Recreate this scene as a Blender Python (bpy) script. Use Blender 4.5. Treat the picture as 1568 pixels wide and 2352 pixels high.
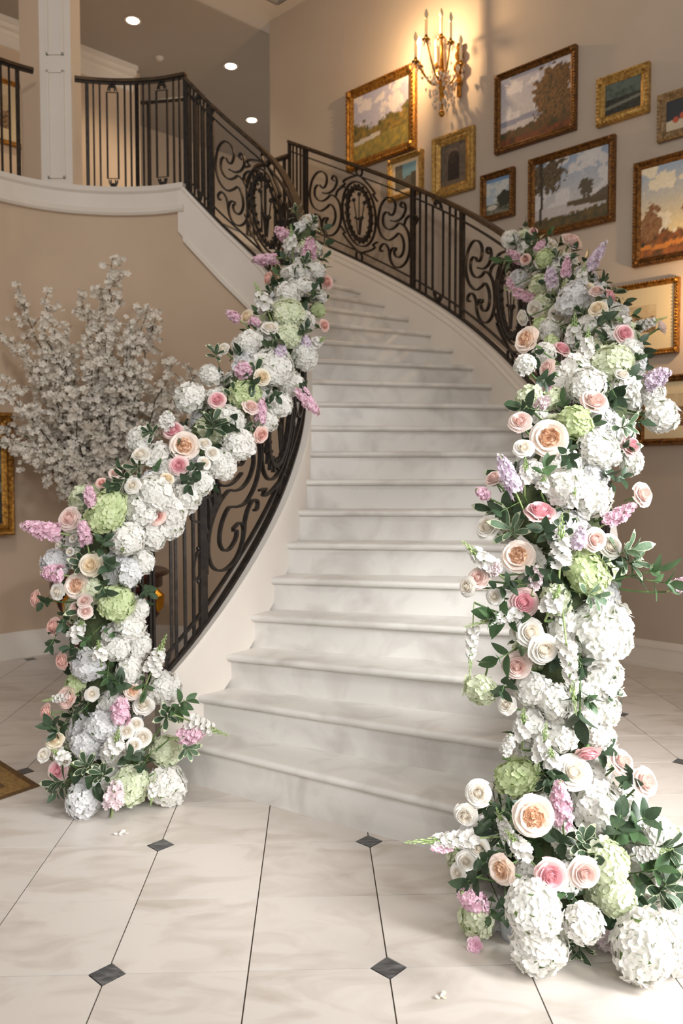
import bpy, math, random
from mathutils import Vector, Matrix, noise
random.seed(7)
PI = math.pi
for o in list(bpy.data.objects): bpy.data.objects.remove(o)
scn = bpy.context.scene
COL = scn.collection
# ------------------------------------------------------------------ camera
K = 1.19                                   # plan units -> metres
W_, H_, F_ = 1568, 2352, 1847.6
PITCH, ROLL = 0.0446, -0.0019
CAM = Vector((0, 0, 1.2 * K))
_fw = Vector((0, math.cos(PITCH), -math.sin(PITCH)))
_up0 = Vector((0, math.sin(PITCH), math.cos(PITCH)))
_rt = Vector((math.cos(ROLL), 0, 0)) + _up0 * math.sin(ROLL)
_up = _up0 * math.cos(ROLL) - Vector((1, 0, 0)) * math.sin(ROLL)
cd = bpy.data.cameras.new('camera'); cam = bpy.data.objects.new('camera', cd); COL.objects.link(cam)
cd.sensor_fit = 'VERTICAL'; cd.sensor_height = 36; cd.lens = F_ / H_ * 36
cam.matrix_world = Matrix(((_rt.x, _up.x, -_fw.x, CAM.x), (_rt.y, _up.y, -_fw.y, CAM.y), (_rt.z, _up.z, -_fw.z, CAM.z), (0, 0, 0, 1)))
cd.dof.use_dof = True; cd.dof.focus_distance = 2.75; cd.dof.aperture_fstop = 3.2
cd.clip_end = 60
scn.camera = cam
# ------------------------------------------------------------------ world, light, exposure
scn.view_settings.view_transform = 'Standard'; scn.view_settings.look = 'None'
scn.view_settings.exposure = 0.0; scn.view_settings.gamma = 1; scn.view_settings.use_curve_mapping = False
wd = bpy.data.worlds.new('hall_light'); scn.world = wd; wd.use_nodes = True
wd.node_tree.nodes['Background'].inputs[0].default_value = (1.0, 0.98, 0.955, 1)
wd.node_tree.nodes['Background'].inputs[1].default_value = 0.50
def area_light(name, loc, aim, sx, sy, power, col, spread=PI):
    l = bpy.data.lights.new(name, 'AREA'); l.shape = 'RECTANGLE'; l.size = sx; l.size_y = sy
    l.energy = power; l.color = col; l.spread = spread
    o = bpy.data.objects.new(name, l); COL.objects.link(o); o.location = loc
    o.rotation_euler = (Vector(aim) - Vector(loc)).to_track_quat('-Z', 'Y').to_euler()
    return o
area_light('window_daylight', (3.3, 0.7, 2.3), (1.15, 2.85, 0.5), 1.2, 1.9, 46, (0.98, 0.99, 1.0), math.radians(58))
area_light('door_daylight', (0.2, -1.6, 3.0), (0.1, 3.4, 0.2), 2.8, 1.8, 21, (1.0, 0.99, 0.975), math.radians(115))
area_light('front_window_daylight', (2.5, -1.7, 2.5), (-.45, 3.5, .35), 1.2, 1.9, 16, (0.99, 0.99, 1.0), math.radians(52))
_l = bpy.data.lights.new('unseen_upper_fill', 'POINT'); _l.energy = 130; _l.color = (1.0, .93, .84); _l.shadow_soft_size = .22  # added unseen point light without a fixture, brightens the upper walls and ceilings
_o = bpy.data.objects.new('unseen_upper_fill', _l); COL.objects.link(_o); _o.location = (-1.0, 1.9, 4.9)
# ------------------------------------------------------------------ pixel helpers (1568 x 2352)
def ray(px, py):
    return (_fw + _rt * ((px - W_ / 2) / F_) - _up * ((py - H_ / 2) / F_))     # unit depth
def at_z(px, py, z):
    d = ray(px, py); return CAM + d * ((z - CAM.z) / d.z)
def at_depth(px, py, dep): return CAM + ray(px, py) * dep
def depth(p): return (Vector(p) - CAM).dot(_fw)
def to_px(p):
    d = Vector(p) - CAM; z = d.dot(_fw)
    return W_ / 2 + F_ * d.dot(_rt) / z, H_ / 2 - F_ * d.dot(_up) / z
# ------------------------------------------------------------------ materials
MATS = {}
def srgb(r, g, b):
    f = lambda c: ((c / 255) / 12.92) if c / 255 <= .04045 else (((c / 255) + .055) / 1.055) ** 2.4
    return (f(r), f(g), f(b), 1)
def mat(name, col, rough=.6, metal=0, col2=None, scale=8, detail=4, bump=0, bscale=40, trans=0, island=None,
        coords='Object', lo=.35, hi=.65, objrand=0, spec=.5, emit=0, stretch=None, dist=0):
    m = bpy.data.materials.new(name); m.use_nodes = True; nt = m.node_tree; N = nt.nodes; L = nt.links
    b = N['Principled BSDF']; b.inputs['Roughness'].default_value = rough; b.inputs['Metallic'].default_value = metal
    b.inputs['Specular IOR Level'].default_value = spec
    b.inputs['Base Color'].default_value = col
    out = N['Material Output']; last = None
    tc = N.new('ShaderNodeTexCoord'); co = tc.outputs[coords]
    if stretch:
        mp = N.new('ShaderNodeMapping'); mp.inputs['Scale'].default_value = stretch; L.new(co, mp.inputs[0]); co = mp.outputs[0]
    if objrand:
        oi = N.new('ShaderNodeObjectInfo'); va = N.new('ShaderNodeVectorMath'); va.operation = 'ADD'
        mu = N.new('ShaderNodeMath'); mu.operation = 'MULTIPLY'; mu.inputs[1].default_value = 37.0
        L.new(oi.outputs['Random'], mu.inputs[0]); L.new(co, va.inputs[0]); L.new(mu.outputs[0], va.inputs[1]); co = va.outputs[0]
    if col2:
        nz = N.new('ShaderNodeTexNoise'); nz.inputs['Scale'].default_value = scale; nz.inputs['Detail'].default_value = detail
        nz.inputs['Distortion'].default_value = dist
        L.new(co, nz.inputs['Vector'])
        rp = N.new('ShaderNodeValToRGB'); rp.color_ramp.elements[0].position = lo; rp.color_ramp.elements[1].position = hi
        rp.color_ramp.elements[0].color = col; rp.color_ramp.elements[1].color = col2
        L.new(nz.outputs['Fac'], rp.inputs[0]); last = rp.outputs[0]
    if island:
        ge = N.new('ShaderNodeNewGeometry'); mx = N.new('ShaderNodeMix'); mx.data_type = 'RGBA'
        L.new(ge.outputs['Random Per Island'], mx.inputs[0])
        if last: L.new(last, mx.inputs[6])
        else: mx.inputs[6].default_value = col
        mx.inputs[7].default_value = island; last = mx.outputs[2]
    if objrand:
        hs = N.new('ShaderNodeHueSaturation'); ma = N.new('ShaderNodeMapRange'); ma.inputs[3].default_value = 1 - objrand; ma.inputs[4].default_value = 1 + objrand
        L.new(oi.outputs['Random'], ma.inputs[0]); L.new(ma.outputs[0], hs.inputs['Value'])
        if last: L.new(last, hs.inputs['Color'])
        else: hs.inputs['Color'].default_value = col
        last = hs.outputs[0]
    if last: L.new(last, b.inputs['Base Color'])
    if bump:
        n2 = N.new('ShaderNodeTexNoise'); n2.inputs['Scale'].default_value = bscale; n2.inputs['Detail'].default_value = 3; L.new(co, n2.inputs['Vector'])
        bp = N.new('ShaderNodeBump'); bp.inputs['Strength'].default_value = bump; bp.inputs['Distance'].default_value = .01
        L.new(n2.outputs['Fac'], bp.inputs['Height']); L.new(bp.outputs[0], b.inputs['Normal'])
    if trans:
        tr = N.new('ShaderNodeBsdfTranslucent'); ms = N.new('ShaderNodeMixShader'); ms.inputs[0].default_value = trans
        if last: L.new(last, tr.inputs[0])
        else: tr.inputs[0].default_value = col
        L.new(b.outputs[0], ms.inputs[1]); L.new(tr.outputs[0], ms.inputs[2]); L.new(ms.outputs[0], out.inputs[0])
    if emit:
        b.inputs['Emission Color'].default_value = col; b.inputs['Emission Strength'].default_value = emit
    MATS[name] = m
    return m
mat('tile_marble', srgb(212, 204, 196), .28, col2=srgb(182, 170, 157), scale=3.6, detail=12, lo=.46, hi=.82, objrand=.035, dist=1.1, stretch=(1, 2.2, 1), spec=.45)
mat('stair_marble', srgb(226, 222, 216), .32, col2=srgb(198, 192, 186), scale=4.5, detail=8, lo=.46, hi=.74, objrand=.03, dist=.7, spec=.45)
mat('slate', srgb(74, 73, 74), .45, col2=srgb(120, 119, 118), scale=22, detail=7, lo=.45, hi=.75, stretch=(1, 3.5, 1), objrand=.06)
mat('grout', srgb(84, 72, 60), .9)
mat('wall_taupe', srgb(191, 176, 160), .85, col2=srgb(186, 170, 154), scale=1.5, bump=.04, bscale=120)
mat('wall_tan', srgb(212, 189, 165), .85, col2=srgb(205, 182, 158), scale=1.2, bump=.04, bscale=90)
mat('hall_ceiling_dim', srgb(168, 158, 148), .9, col2=srgb(164, 154, 144), scale=1)  # darker than the stair ceiling: the hall's weaker light is put into the colour
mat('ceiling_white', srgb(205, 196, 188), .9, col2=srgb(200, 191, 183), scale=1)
mat('trim_white', srgb(236, 228, 218), .5, col2=srgb(231, 222, 212), scale=2)
mat('column_side_lit', srgb(225, 198, 172), .6)  # column white with the warm light on that side mixed in
mat('iron', srgb(40, 36, 34), .42, metal=.55, col2=srgb(60, 52, 46), scale=30, bump=.12, bscale=90)
mat('iron_brown', srgb(70, 56, 42), .38, metal=.6, col2=srgb(96, 78, 58), scale=20)
mat('gold', srgb(186, 134, 58), .36, metal=.75, col2=srgb(120, 78, 30), scale=38, detail=5, bump=.35, bscale=110)
mat('gold_dark', srgb(140, 96, 44), .42, metal=.65, col2=srgb(84, 54, 26), scale=46, detail=5, bump=.4, bscale=130)
mat('gold_pale', srgb(204, 166, 92), .42, metal=.55, col2=srgb(150, 112, 58), scale=40, bump=.35, bscale=110)
mat('frame_silver', srgb(170, 142, 104), .5, metal=.4, col2=srgb(120, 96, 66), scale=40, bump=.3, bscale=110)
mat('brass', srgb(214, 160, 70), .22, metal=.95, col2=srgb(150, 100, 38), scale=25)
mat('liner_cream', srgb(220, 196, 160), .8)
mat('mat_board', srgb(214, 196, 160), .9)
mat('candle', srgb(240, 226, 196), .5, trans=.2)
mat('mahogany', srgb(74, 26, 16), .25, col2=srgb(46, 14, 10), scale=9, stretch=(1, 1, .2))
mat('gilt', srgb(200, 140, 40), .25, metal=.9, bump=.2, bscale=60)
mat('porcelain', srgb(214, 208, 198), .2)
mat('bark', srgb(84, 70, 52), .85, col2=srgb(60, 50, 38), scale=60)
mat('blossom', srgb(246, 242, 234), .6, trans=.2, island=srgb(232, 224, 210))
mat('blossom_leaf', srgb(110, 124, 70), .5, trans=.3, island=srgb(84, 100, 54))
mat('pet_white', srgb(248, 246, 242), .55, trans=.28, island=srgb(240, 237, 230))
mat('pet_coolwhite', srgb(242, 241, 241), .55, trans=.28, island=srgb(232, 231, 232))
mat('pet_ivory', srgb(246, 240, 224), .55, trans=.28, island=srgb(236, 228, 206))
mat('pet_green', srgb(202, 217, 162), .55, trans=.3, island=srgb(224, 232, 190))
mat('pet_palegreen', srgb(226, 234, 198), .55, trans=.3, island=srgb(240, 242, 222))
mat('rose_pink', srgb(250, 224, 221), .5, trans=.25)
mat('rose_pink_in', srgb(246, 196, 202), .5, trans=.2)
mat('rose_blush', srgb(250, 234, 227), .5, trans=.25)
mat('rose_blush_in', srgb(248, 222, 214), .5, trans=.2)
mat('rose_salmon', srgb(249, 221, 211), .5, trans=.25)
mat('rose_salmon_in', srgb(246, 206, 196), .5, trans=.2)
mat('rose_white', srgb(250, 247, 241), .5, trans=.25)
mat('rose_white_in', srgb(250, 243, 231), .5, trans=.2)
mat('rose_cream', srgb(250, 241, 222), .5, trans=.25)
mat('rose_cream_in', srgb(250, 235, 208), .5, trans=.2)
mat('rose_peach', srgb(252, 240, 230), .5, trans=.25)
mat('rose_peach_in', srgb(251, 221, 194), .5, trans=.2)
mat('stock_pink', srgb(242, 202, 220), .55, trans=.28, island=srgb(247, 220, 230))
mat('stock_lilac', srgb(236, 218, 236), .55, trans=.28, island=srgb(246, 236, 244))
mat('stock_pale', srgb(244, 222, 226), .55, trans=.28, island=srgb(248, 238, 238))
mat('leaf_dark', srgb(50, 70, 50), .42, trans=.12, col2=srgb(66, 86, 60), scale=14, objrand=.12)
mat('leaf_mid', srgb(88, 112, 78), .45, trans=.2, col2=srgb(70, 104, 60), scale=14, objrand=.12)
mat('leaf_grey', srgb(110, 132, 104), .5, trans=.15, col2=srgb(86, 112, 84), scale=14, objrand=.1)
mat('leaf_rim', srgb(206, 212, 180), .5, trans=.2)
mat('stem_green', srgb(104, 134, 74), .5, col2=srgb(84, 112, 60), scale=20)
mat('bud_green', srgb(150, 180, 106), .5, trans=.2, island=srgb(190, 208, 146))
mat('moss', srgb(58, 70, 44), .9, col2=srgb(90, 100, 66), scale=24, bump=.6, bscale=50)
mat('wrap_cloth', srgb(196, 198, 204), .8, col2=srgb(176, 180, 190), scale=9)
mat('rug_gold', srgb(150, 116, 62), .95, col2=srgb(122, 92, 48), scale=60, bump=.3, bscale=300)
mat('rug_brown', srgb(104, 76, 38), .95, col2=srgb(88, 62, 30), scale=60, bump=.3, bscale=300)
mat('rug_light', srgb(176, 142, 84), .95, col2=srgb(150, 118, 66), scale=60, bump=.3, bscale=300)
mat('bulb_glow', (1.0, .72, .38, 1), .3, emit=34)
mat('bulb_clear', srgb(226, 206, 168), .15, spec=.8)
mat('downlight_glow', (1.0, .86, .66, 1), .3, emit=14)
mat('plastic_white', srgb(210, 200, 190), .5)
def glass_mat():
    m = bpy.data.materials.new('crystal'); m.use_nodes = True; b = m.node_tree.nodes['Principled BSDF']
    b.inputs['Base Color'].default_value = (1, .97, .93, 1); b.inputs['Roughness'].default_value = .02
    b.inputs['Transmission Weight'].default_value = .85; b.inputs['IOR'].default_value = 1.55
    MATS['crystal'] = m
glass_mat()
def paint_mat():
    m = bpy.data.materials.new('oil_paint'); m.use_nodes = True; nt = m.node_tree; b = nt.nodes['Principled BSDF']
    a = nt.nodes.new('ShaderNodeAttribute'); a.attribute_name = 'paint'; nt.links.new(a.outputs['Color'], b.inputs['Base Color'])
    b.inputs['Roughness'].default_value = .5; MATS['oil_paint'] = m
paint_mat()
# ------------------------------------------------------------------ mesh builder
class MB:
    def __init__(s): s.v = []; s.f = []; s.mi = []; s.m = 0
    def add(s, vs, fs):
        o = len(s.v); s.v += [Vector(p) for p in vs]
        for f in fs: s.f.append(tuple(i + o for i in f)); s.mi.append(s.m)
        return s
    def box(s, c, d, R=None):
        hx, hy, hz = d[0] / 2, d[1] / 2, d[2] / 2; vs = []
        for x in (-hx, hx):
            for y in (-hy, hy):
                for z in (-hz, hz):
                    p = Vector((x, y, z))
                    if R: p = R @ p
                    vs.append(p + Vector(c))
        return s.add(vs, [(0, 1, 3, 2), (4, 6, 7, 5), (0, 4, 5, 1), (2, 3, 7, 6), (0, 2, 6, 4), (1, 5, 7, 3)])
    def prism(s, poly, z0, z1):
        n = len(poly); vs = [(p[0], p[1], z0) for p in poly] + [(p[0], p[1], z1) for p in poly]
        return s.add(vs, [tuple(range(n - 1, -1, -1)), tuple(range(n, 2 * n))] + [(i, (i + 1) % n, n + (i + 1) % n, n + i) for i in range(n)])
    def loft(s, rings, closed=True, caps=True):
        n = len(rings[0]); vs = [p for r in rings for p in r]; fs = []
        for i in range(len(rings) - 1):
            for j in range(n if closed else n - 1):
                k = (j + 1) % n
                fs.append((i * n + j, i * n + k, (i + 1) * n + k, (i + 1) * n + j))
        if caps and closed:
            fs.append(tuple(range(n - 1, -1, -1))); b = (len(rings) - 1) * n; fs.append(tuple(range(b, b + n)))
        return s.add(vs, fs)
    def tube(s, pts, rad, n=6, caps=True):
        pts = [Vector(p) for p in pts]; rings = []; ref = None
        for i, p in enumerate(pts):
            t = (pts[min(i + 1, len(pts) - 1)] - pts[max(i - 1, 0)])
            if t.length < 1e-9: t = Vector((0, 0, 1))
            t.normalize()
            if ref is None:
                ref = t.orthogonal().normalized()
            ref = (ref - t * ref.dot(t))
            if ref.length < 1e-6: ref = t.orthogonal()
            ref.normalize(); b = t.cross(ref)
            r = rad(i / (len(pts) - 1)) if callable(rad) else (rad[i] if isinstance(rad, (list, tuple)) else rad)
            rings.append([p + ref * (math.cos(a) * r) + b * (math.sin(a) * r) for a in [2 * PI * j / n for j in range(n)]])
        return s.loft(rings, True, caps)
    def strip(s, pts, nrm, w, d, closed=False):
        """flat iron bar: pts 3D, nrm list of rail normals, w thickness in plane, d depth along normal"""
        rings = []; n = len(pts)
        for i, p in enumerate(pts):
            if closed: t = pts[(i + 1) % n] - pts[(i - 1) % n]
            else: t = pts[min(i + 1, n - 1)] - pts[max(i - 1, 0)]
            if t.length < 1e-9: t = Vector((0, 0, 1))
            t.normalize(); nn = nrm[i] - t * nrm[i].dot(t); nn.normalize(); b = t.cross(nn)
            rings.append([p + b * (x * w / 2) + nn * (y * d / 2) for x, y in ((-1, -1), (1, -1), (1, 1), (-1, 1))])
        if closed: rings.append(rings[0])
        return s.loft(rings, True, not closed)
    def lathe(s, prof, n=16, c=(0, 0, 0)):
        rings = [[Vector((c[0] + r * math.cos(2 * PI * j / n), c[1] + r * math.sin(2 * PI * j / n), c[2] + z)) for j in range(n)] for r, z in prof]
        return s.loft(rings)
    def ball(s, c, r, n=8, m=5, sz=1):
        prof = [(max(1e-4, r * math.sin(PI * i / m)), -r * sz * math.cos(PI * i / m)) for i in range(m + 1)]
        return s.lathe(prof, n, c)
    def mesh(s, name, mats, smooth=True, origin=None):
        me = bpy.data.meshes.new(name)
        vs = [v - origin for v in s.v] if origin is not None else s.v
        me.from_pydata([tuple(v) for v in vs], [], s.f); 
        for m in (mats if isinstance(mats, (list, tuple)) else [mats]): me.materials.append(MATS[m])
        for p, k in zip(me.polygons, s.mi): p.material_index = k
        if smooth: me.polygons.foreach_set('use_smooth', [True] * len(me.polygons))
        me.update(); return me
def sharp(me, ang=35):
    try: me.set_sharp_from_angle(angle=math.radians(ang))
    except Exception: pass
def link(name, me, parent=None):
    o = bpy.data.objects.new(name, me); COL.objects.link(o)
    if parent is not None: o.parent = parent
    return o
def wloc(o):
    p = Vector((0, 0, 0))
    while o is not None: p += o.location; o = o.parent
    return p
def part(name, mb, mats, parent=None, smooth=True, ang=35, kind=None, label=None):
    me = mb.mesh(name, mats, smooth, wloc(parent) if parent is not None else None)
    if smooth: sharp(me, ang)
    o = link(name, me, parent)
    if kind: o['kind'] = kind
    if label: o['label'] = label
    return o
def struct(name, mb, mats, smooth=True, label=None, ang=35):
    o = part(name, mb, mats, None, smooth, ang, 'structure')
    if label: o['label'] = label
    return o
def tag(o, label, cat, group=None):
    o['label'] = label; o['category'] = cat
    if group: o['group'] = group
    return o
def thing(name, label, cat, loc=(0, 0, 0), group=None):
    o = bpy.data.objects.new(name, None); COL.objects.link(o); o.location = loc; o.empty_display_size = .05
    return tag(o, label, cat, group)
def V(*a): return Vector(a)
# ------------------------------------------------------------------ stair plan (fitted)
LP = [(-.714, 3.132), (-.59, 3.206), (-.483, 3.305), (-.392, 3.424), (-.315, 3.554), (-.252, 3.692), (-.205, 3.837), (-.172, 3.995), (-.157, 4.161), (-.159, 4.332), (-.169, 4.503), (-.19, 4.671), (-.226, 4.833), (-.281, 4.987), (-.352, 5.13), (-.46, 5.25), (-.60, 5.344), (-.748, 5.412), (-.885, 5.468), (-1.02, 5.51), (-1.14, 5.54)]
RP = [(.516, 2.361), (.692, 2.553), (.834, 2.765), (.945, 2.997), (1.027, 3.243), (1.079, 3.493), (1.102, 3.744), (1.101, 3.992), (1.077, 4.236), (1.037, 4.475), (.984, 4.711), (.921, 4.944), (.844, 5.174), (.748, 5.398), (.629, 5.616), (.49, 5.828), (.331, 6.038), (.155, 6.245), (-.038, 6.445), (-.24, 6.635), (-.46, 6.81)]
LP = [Vector((x * K, y * K)) for x, y in LP]; RP = [Vector((x * K, y * K)) for x, y in RP]
NS = 21; R1 = .1713 * K; RR = .1446 * K
def zstep(n): return R1 + (n - 1) * RR if n >= 1 else max(0, R1 * n)
ZU = zstep(NS)                       # upper floor level
ZC = 5.315 * K                       # upper ceiling
CURB = .20 * K
zb = ZU + .085 * K                   # top of the balcony kerb
def cr(P, t):
    n = len(P); t = max(0, min(n - 1 - 1e-6, t)); i = int(t); f = t - i
    p0 = P[i - 1] if i > 0 else P[0] * 2 - P[1]; p1, p2 = P[i], P[i + 1]; p3 = P[i + 2] if i + 2 < n else p2 * 2 - p1
    return .5 * ((2 * p1) + (p2 - p0) * f + (2 * p0 - 5 * p1 + 4 * p2 - p3) * f * f + (3 * p1 - p0 - 3 * p2 + p3) * f ** 3)
def offs(P, d):
    out = []
    for i in range(len(P)):
        t = P[min(i + 1, len(P) - 1)] - P[max(i - 1, 0)]; n = Vector((t.y, -t.x)).normalized(); out.append(P[i] + n * d)
    return out
# wall plane of pictures
WN = Vector((-.691, -.723, 0)).normalized(); WD = Vector((-WN.y, WN.x, 0)) * -1   # WD: towards the far end
WP = Vector((1.94 * K, 5.01 * K, 0))
if WD.x > 0: WD = -WD
def on_wall(px, py, off=0):
    d = ray(px, py); P0 = WP + WN * off; t = (P0 - CAM).dot(WN) / d.dot(WN); return CAM + d * t
wall_end = on_wall(620, 300); wall_end.z = 0
# ------------------------------------------------------------------ floor
fl = MB(); fl.box((0, 5.5, -.03), (16, 17, .05)); floor = struct('floor', fl, 'grout', False)
TS = .3407 * K; TA = .0349; T0 = Vector((-.5686 * K, 1.89 * K)); CUT = .0435 * K
def gpt(i, j): return T0 + Vector((i * math.cos(TA) - j * math.sin(TA), i * math.sin(TA) + j * math.cos(TA))) * TS
tile_me = {}
def tile_mesh(c):
    if c in tile_me: return tile_me[c]
    g = .0021; a, b = g, TS - g; poly = []
    for k, (x, y) in enumerate([(a, a), (b, a), (b, b), (a, b)]):
        if k == c:
            cc = CUT
            if k == 0: poly += [(x, y + cc), (x + cc, y)]
            if k == 1: poly += [(x - cc, y), (x, y + cc)]
            if k == 2: poly += [(x, y - cc), (x - cc, y)]
            if k == 3: poly += [(x + cc, y), (x, y - cc)]
        else: poly.append((x, y))
    m = MB(); m.prism(poly, -.005, 0); tile_me[c] = m.mesh('tile', 'tile_marble', False); return tile_me[c]
cb = MB(); q = CUT - .002; cb.prism([(q, 0), (0, q), (-q, 0), (0, -q)], -.012, .0003); cab_me = cb.mesh('cabochon', 'slate', False)
for j in range(-2, 22):
    for i in range(-16, 18):
        c = gpt(i + .5, j + .5)
        if c.y < .6: continue
        px, py = to_px((c.x, c.y, 0))
        if not (-420 < px < 1990 and py < 2700): continue
        k = {(0, 0): 0, (1, 0): 1, (1, 1): 2, (0, 1): 3}[(i % 2, j % 2)]
        if (c - Vector((WP.x, WP.y))).dot(Vector((WN.x, WN.y))) < -.35: continue
        p = gpt(i, j); o = link('tile', tile_mesh(k), floor); o.location = (p.x, p.y, 0); o.rotation_euler.z = TA
        if i % 2 == 0 and j % 2 == 0:
            o = link('cabochon', cab_me, floor); o.location = (p.x, p.y, 0); o.rotation_euler.z = TA
# ------------------------------------------------------------------ staircase
TT = .03 * K; OV = .025 * K
st = thing('staircase', 'curved white marble staircase sweeping up to the upper hall', 'staircase', (LP[0].x, LP[0].y, 0))
LX = offs(LP, -.03); RX = offs(RP, .03)
for n in range(1, NS + 1):
    a, b = LX[n - 1], RX[n - 1]; d = (b - a).normalized(); bk = Vector((-d.y, d.x))
    if n < NS: a2, b2 = LX[n] + bk * .04, RX[n] + bk * .04
    else: a2, b2 = a + bk * .3, b + bk * .3
    z = zstep(n); m = MB(); r = TT / 2
    rings = []
    for w in range(9):
        f = w / 8; p = a.lerp(b, f); p2 = a2.lerp(b2, f); prof = []
        for k in range(7):
            an = PI / 2 + PI * k / 6
            prof.append(Vector((p.x, p.y, 0)) + V(bk.x, bk.y, 0) * (r + r * math.cos(an)) + V(0, 0, z - r + r * math.sin(an)))
        prof.append(V(p2.x, p2.y, z - TT)); prof.append(V(p2.x, p2.y, z))
        rings.append(prof)
    m.loft(rings)
    part('tread', m, 'stair_marble', st, True, 40)
    m = MB(); q0 = a + bk * OV; q1 = b + bk * OV; q2 = q1 + bk * .03; q3 = q0 + bk * .03
    m.prism([q0, q1, q2, q3], zstep(n - 1) if n > 1 else 0, z - TT + .001)
    part('riser', m, 'stair_marble', st, False)
def zline(t): return R1 + t * RR                       # t = n-1 continuous, nosing line
def wallstrip(P, t0, t1, off0, off1, zlo, zhi, n=60):
    """thin curved wall along plan curve P: zlo/zhi functions of t"""
    A = offs(P, off0); B = offs(P, off1); rings = []
    for i in range(n + 1):
        t = t0 + (t1 - t0) * i / n; a = cr(A, t); b = cr(B, t)
        rings.append([V(a.x, a.y, zlo(t)), V(b.x, b.y, zlo(t)), V(b.x, b.y, zhi(t)), V(a.x, a.y, zhi(t))])
    m = MB(); m.loft(rings); return m
# curbs (stringers) with cap strip
part('stringer', wallstrip(LP, 0.0, 19.4, -.075 * K, -.003, lambda t: max(.0, zline(t) - .14 * K), lambda t: min(zline(t) + CURB - .02, zb - .01)), 'trim_white', st)
part('stringer_cap', wallstrip(LP, 0.0, 19.4, -.085 * K, .006, lambda t: min(zline(t) + CURB - .035, zb - .015), lambda t: min(zline(t) + CURB, zb)), 'trim_white', st)
part('stringer', wallstrip(RP, 0.0, 20, .003, .075 * K, lambda t: max(0, zline(t) - .16 * K), lambda t: zline(t) + CURB - .02), 'trim_white', st)
part('stringer_cap', wallstrip(RP, 0.0, 20, -.006, .085 * K, lambda t: zline(t) + CURB - .035, lambda t: zline(t) + CURB), 'trim_white', st)
part('stringer_bead', wallstrip(RP, 0.0, 20, -.008, .004, lambda t: zline(t) + CURB - .085, lambda t: zline(t) + CURB - .07), 'trim_white', st)
part('under_stair_wall', wallstrip(RP, 0.0, 20, .02, .07 * K, lambda t: 0, lambda t: zline(t) - .1 * K), 'wall_taupe', st)
# drum wall: under the inner stringer and the balcony
BAL = [Vector((x * K, y * K)) for x, y in [(-1.02, 5.51), (-1.22, 5.575), (-1.45, 5.60), (-1.66, 5.585), (-1.85, 5.54), (-2.02, 5.46), (-2.18, 5.34), (-2.34, 5.16), (-2.48, 4.93), (-2.6, 4.65), (-2.68, 4.3), (-2.72, 3.9)]]
DRW = LP[:19] + BAL
def drum_top(t): return (zline(t) - .1 * K) if t < 18.6 else ZU - .06 * K
struct('wall_drum', wallstrip(DRW, 2.0, 30, -.06 * K, -.04, lambda t: 0, drum_top, 150), 'wall_tan', ang=60)
def band(P, t0, t1, prof, n=60):
    rings = []
    for i in range(n + 1):
        t = t0 + (t1 - t0) * i / n
        p = cr(P, t); e = cr(P, min(t + .01, len(P) - 1.001)) - cr(P, max(t - .01, 0)); nn = Vector((e.y, -e.x)).normalized()
        rings.append([V(p.x + nn.x * o, p.y + nn.y * o, z) for o, z in prof])
    m = MB(); m.loft(rings); return m
zb = ZU + .085 * K
fas = [(.06, ZU - .1 * K), (-.085 * K, ZU - .1 * K), (-.095 * K, ZU - .085 * K), (-.085 * K, ZU - .06 * K), (-.075 * K, ZU - .05 * K), (-.075 * K, ZU + .04 * K), (-.09 * K, ZU + .055 * K), (-.095 * K, zb), (.06, zb)]
struct('trim_balcony', band(BAL, 0, 11, fas), 'trim_white', ang=30)
# picture-frame line along the inner face of upper stringer
struct('trim_stair', wallstrip(LP, 5, 19.05, -.092 * K, -.07 * K, lambda t: zline(t) - .16 * K, lambda t: zline(t) - .135 * K), 'trim_white')
bb = [(.02, 0), (-.075 * K, 0), (-.075 * K, .14 * K), (-.066 * K, .155 * K), (-.066 * K, .165 * K), (-.057 * K, .18 * K), (.02, .18 * K)]
struct('baseboard_drum', band(DRW, 5, 30, bb, 120), 'trim_white')
# ------------------------------------------------------------------ picture wall and upper hall
wn2 = Vector((WN.x, WN.y)); wd2 = Vector((WD.x, WD.y)); we = Vector((wall_end.x, wall_end.y))
near = we - wd2 * 9.5
m = MB(); m.prism([we, near, near - wn2 * .15, we - wn2 * .15], 0, ZC + .3); struct('wall_right', m, 'wall_taupe', False)
def line_prism(a, b, off0, off1, n, z0, z1):
    return [a + n * off0, b + n * off0, b + n * off1, a + n * off1]
m = MB()
for o1, z0, z1 in ((.022, 0, .13), (.03, 0, .03), (.016, .13, .15), (.026, .15, .175), (.012, .175, .2)):
    m.prism(line_prism(we, near, 0, o1, wn2, 0, 0), z0, z1)
struct('baseboard_right', m, 'trim_white', False)
# high ceiling over the stair with a raised tray
n2 = wn2; hd = Vector((-n2.x, -n2.y))        # hd: hall depth direction away from camera = into the wall side
ux = Vector((.707, .707)); uy = Vector((-.707, .707))
def hp(px, py): p = at_z(px, py, ZC); return Vector((p.x, p.y))
cA, cB = hp(450, 0), hp(620, 80)
e1 = (cA - cB).normalized()                  # along the hall edge, away from the corner
tip = hp(637, 11)
m = MB()
far1 = cB + e1 * 7; far2 = cB - wd2 * 9
d2 = (tip - cB)
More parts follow.
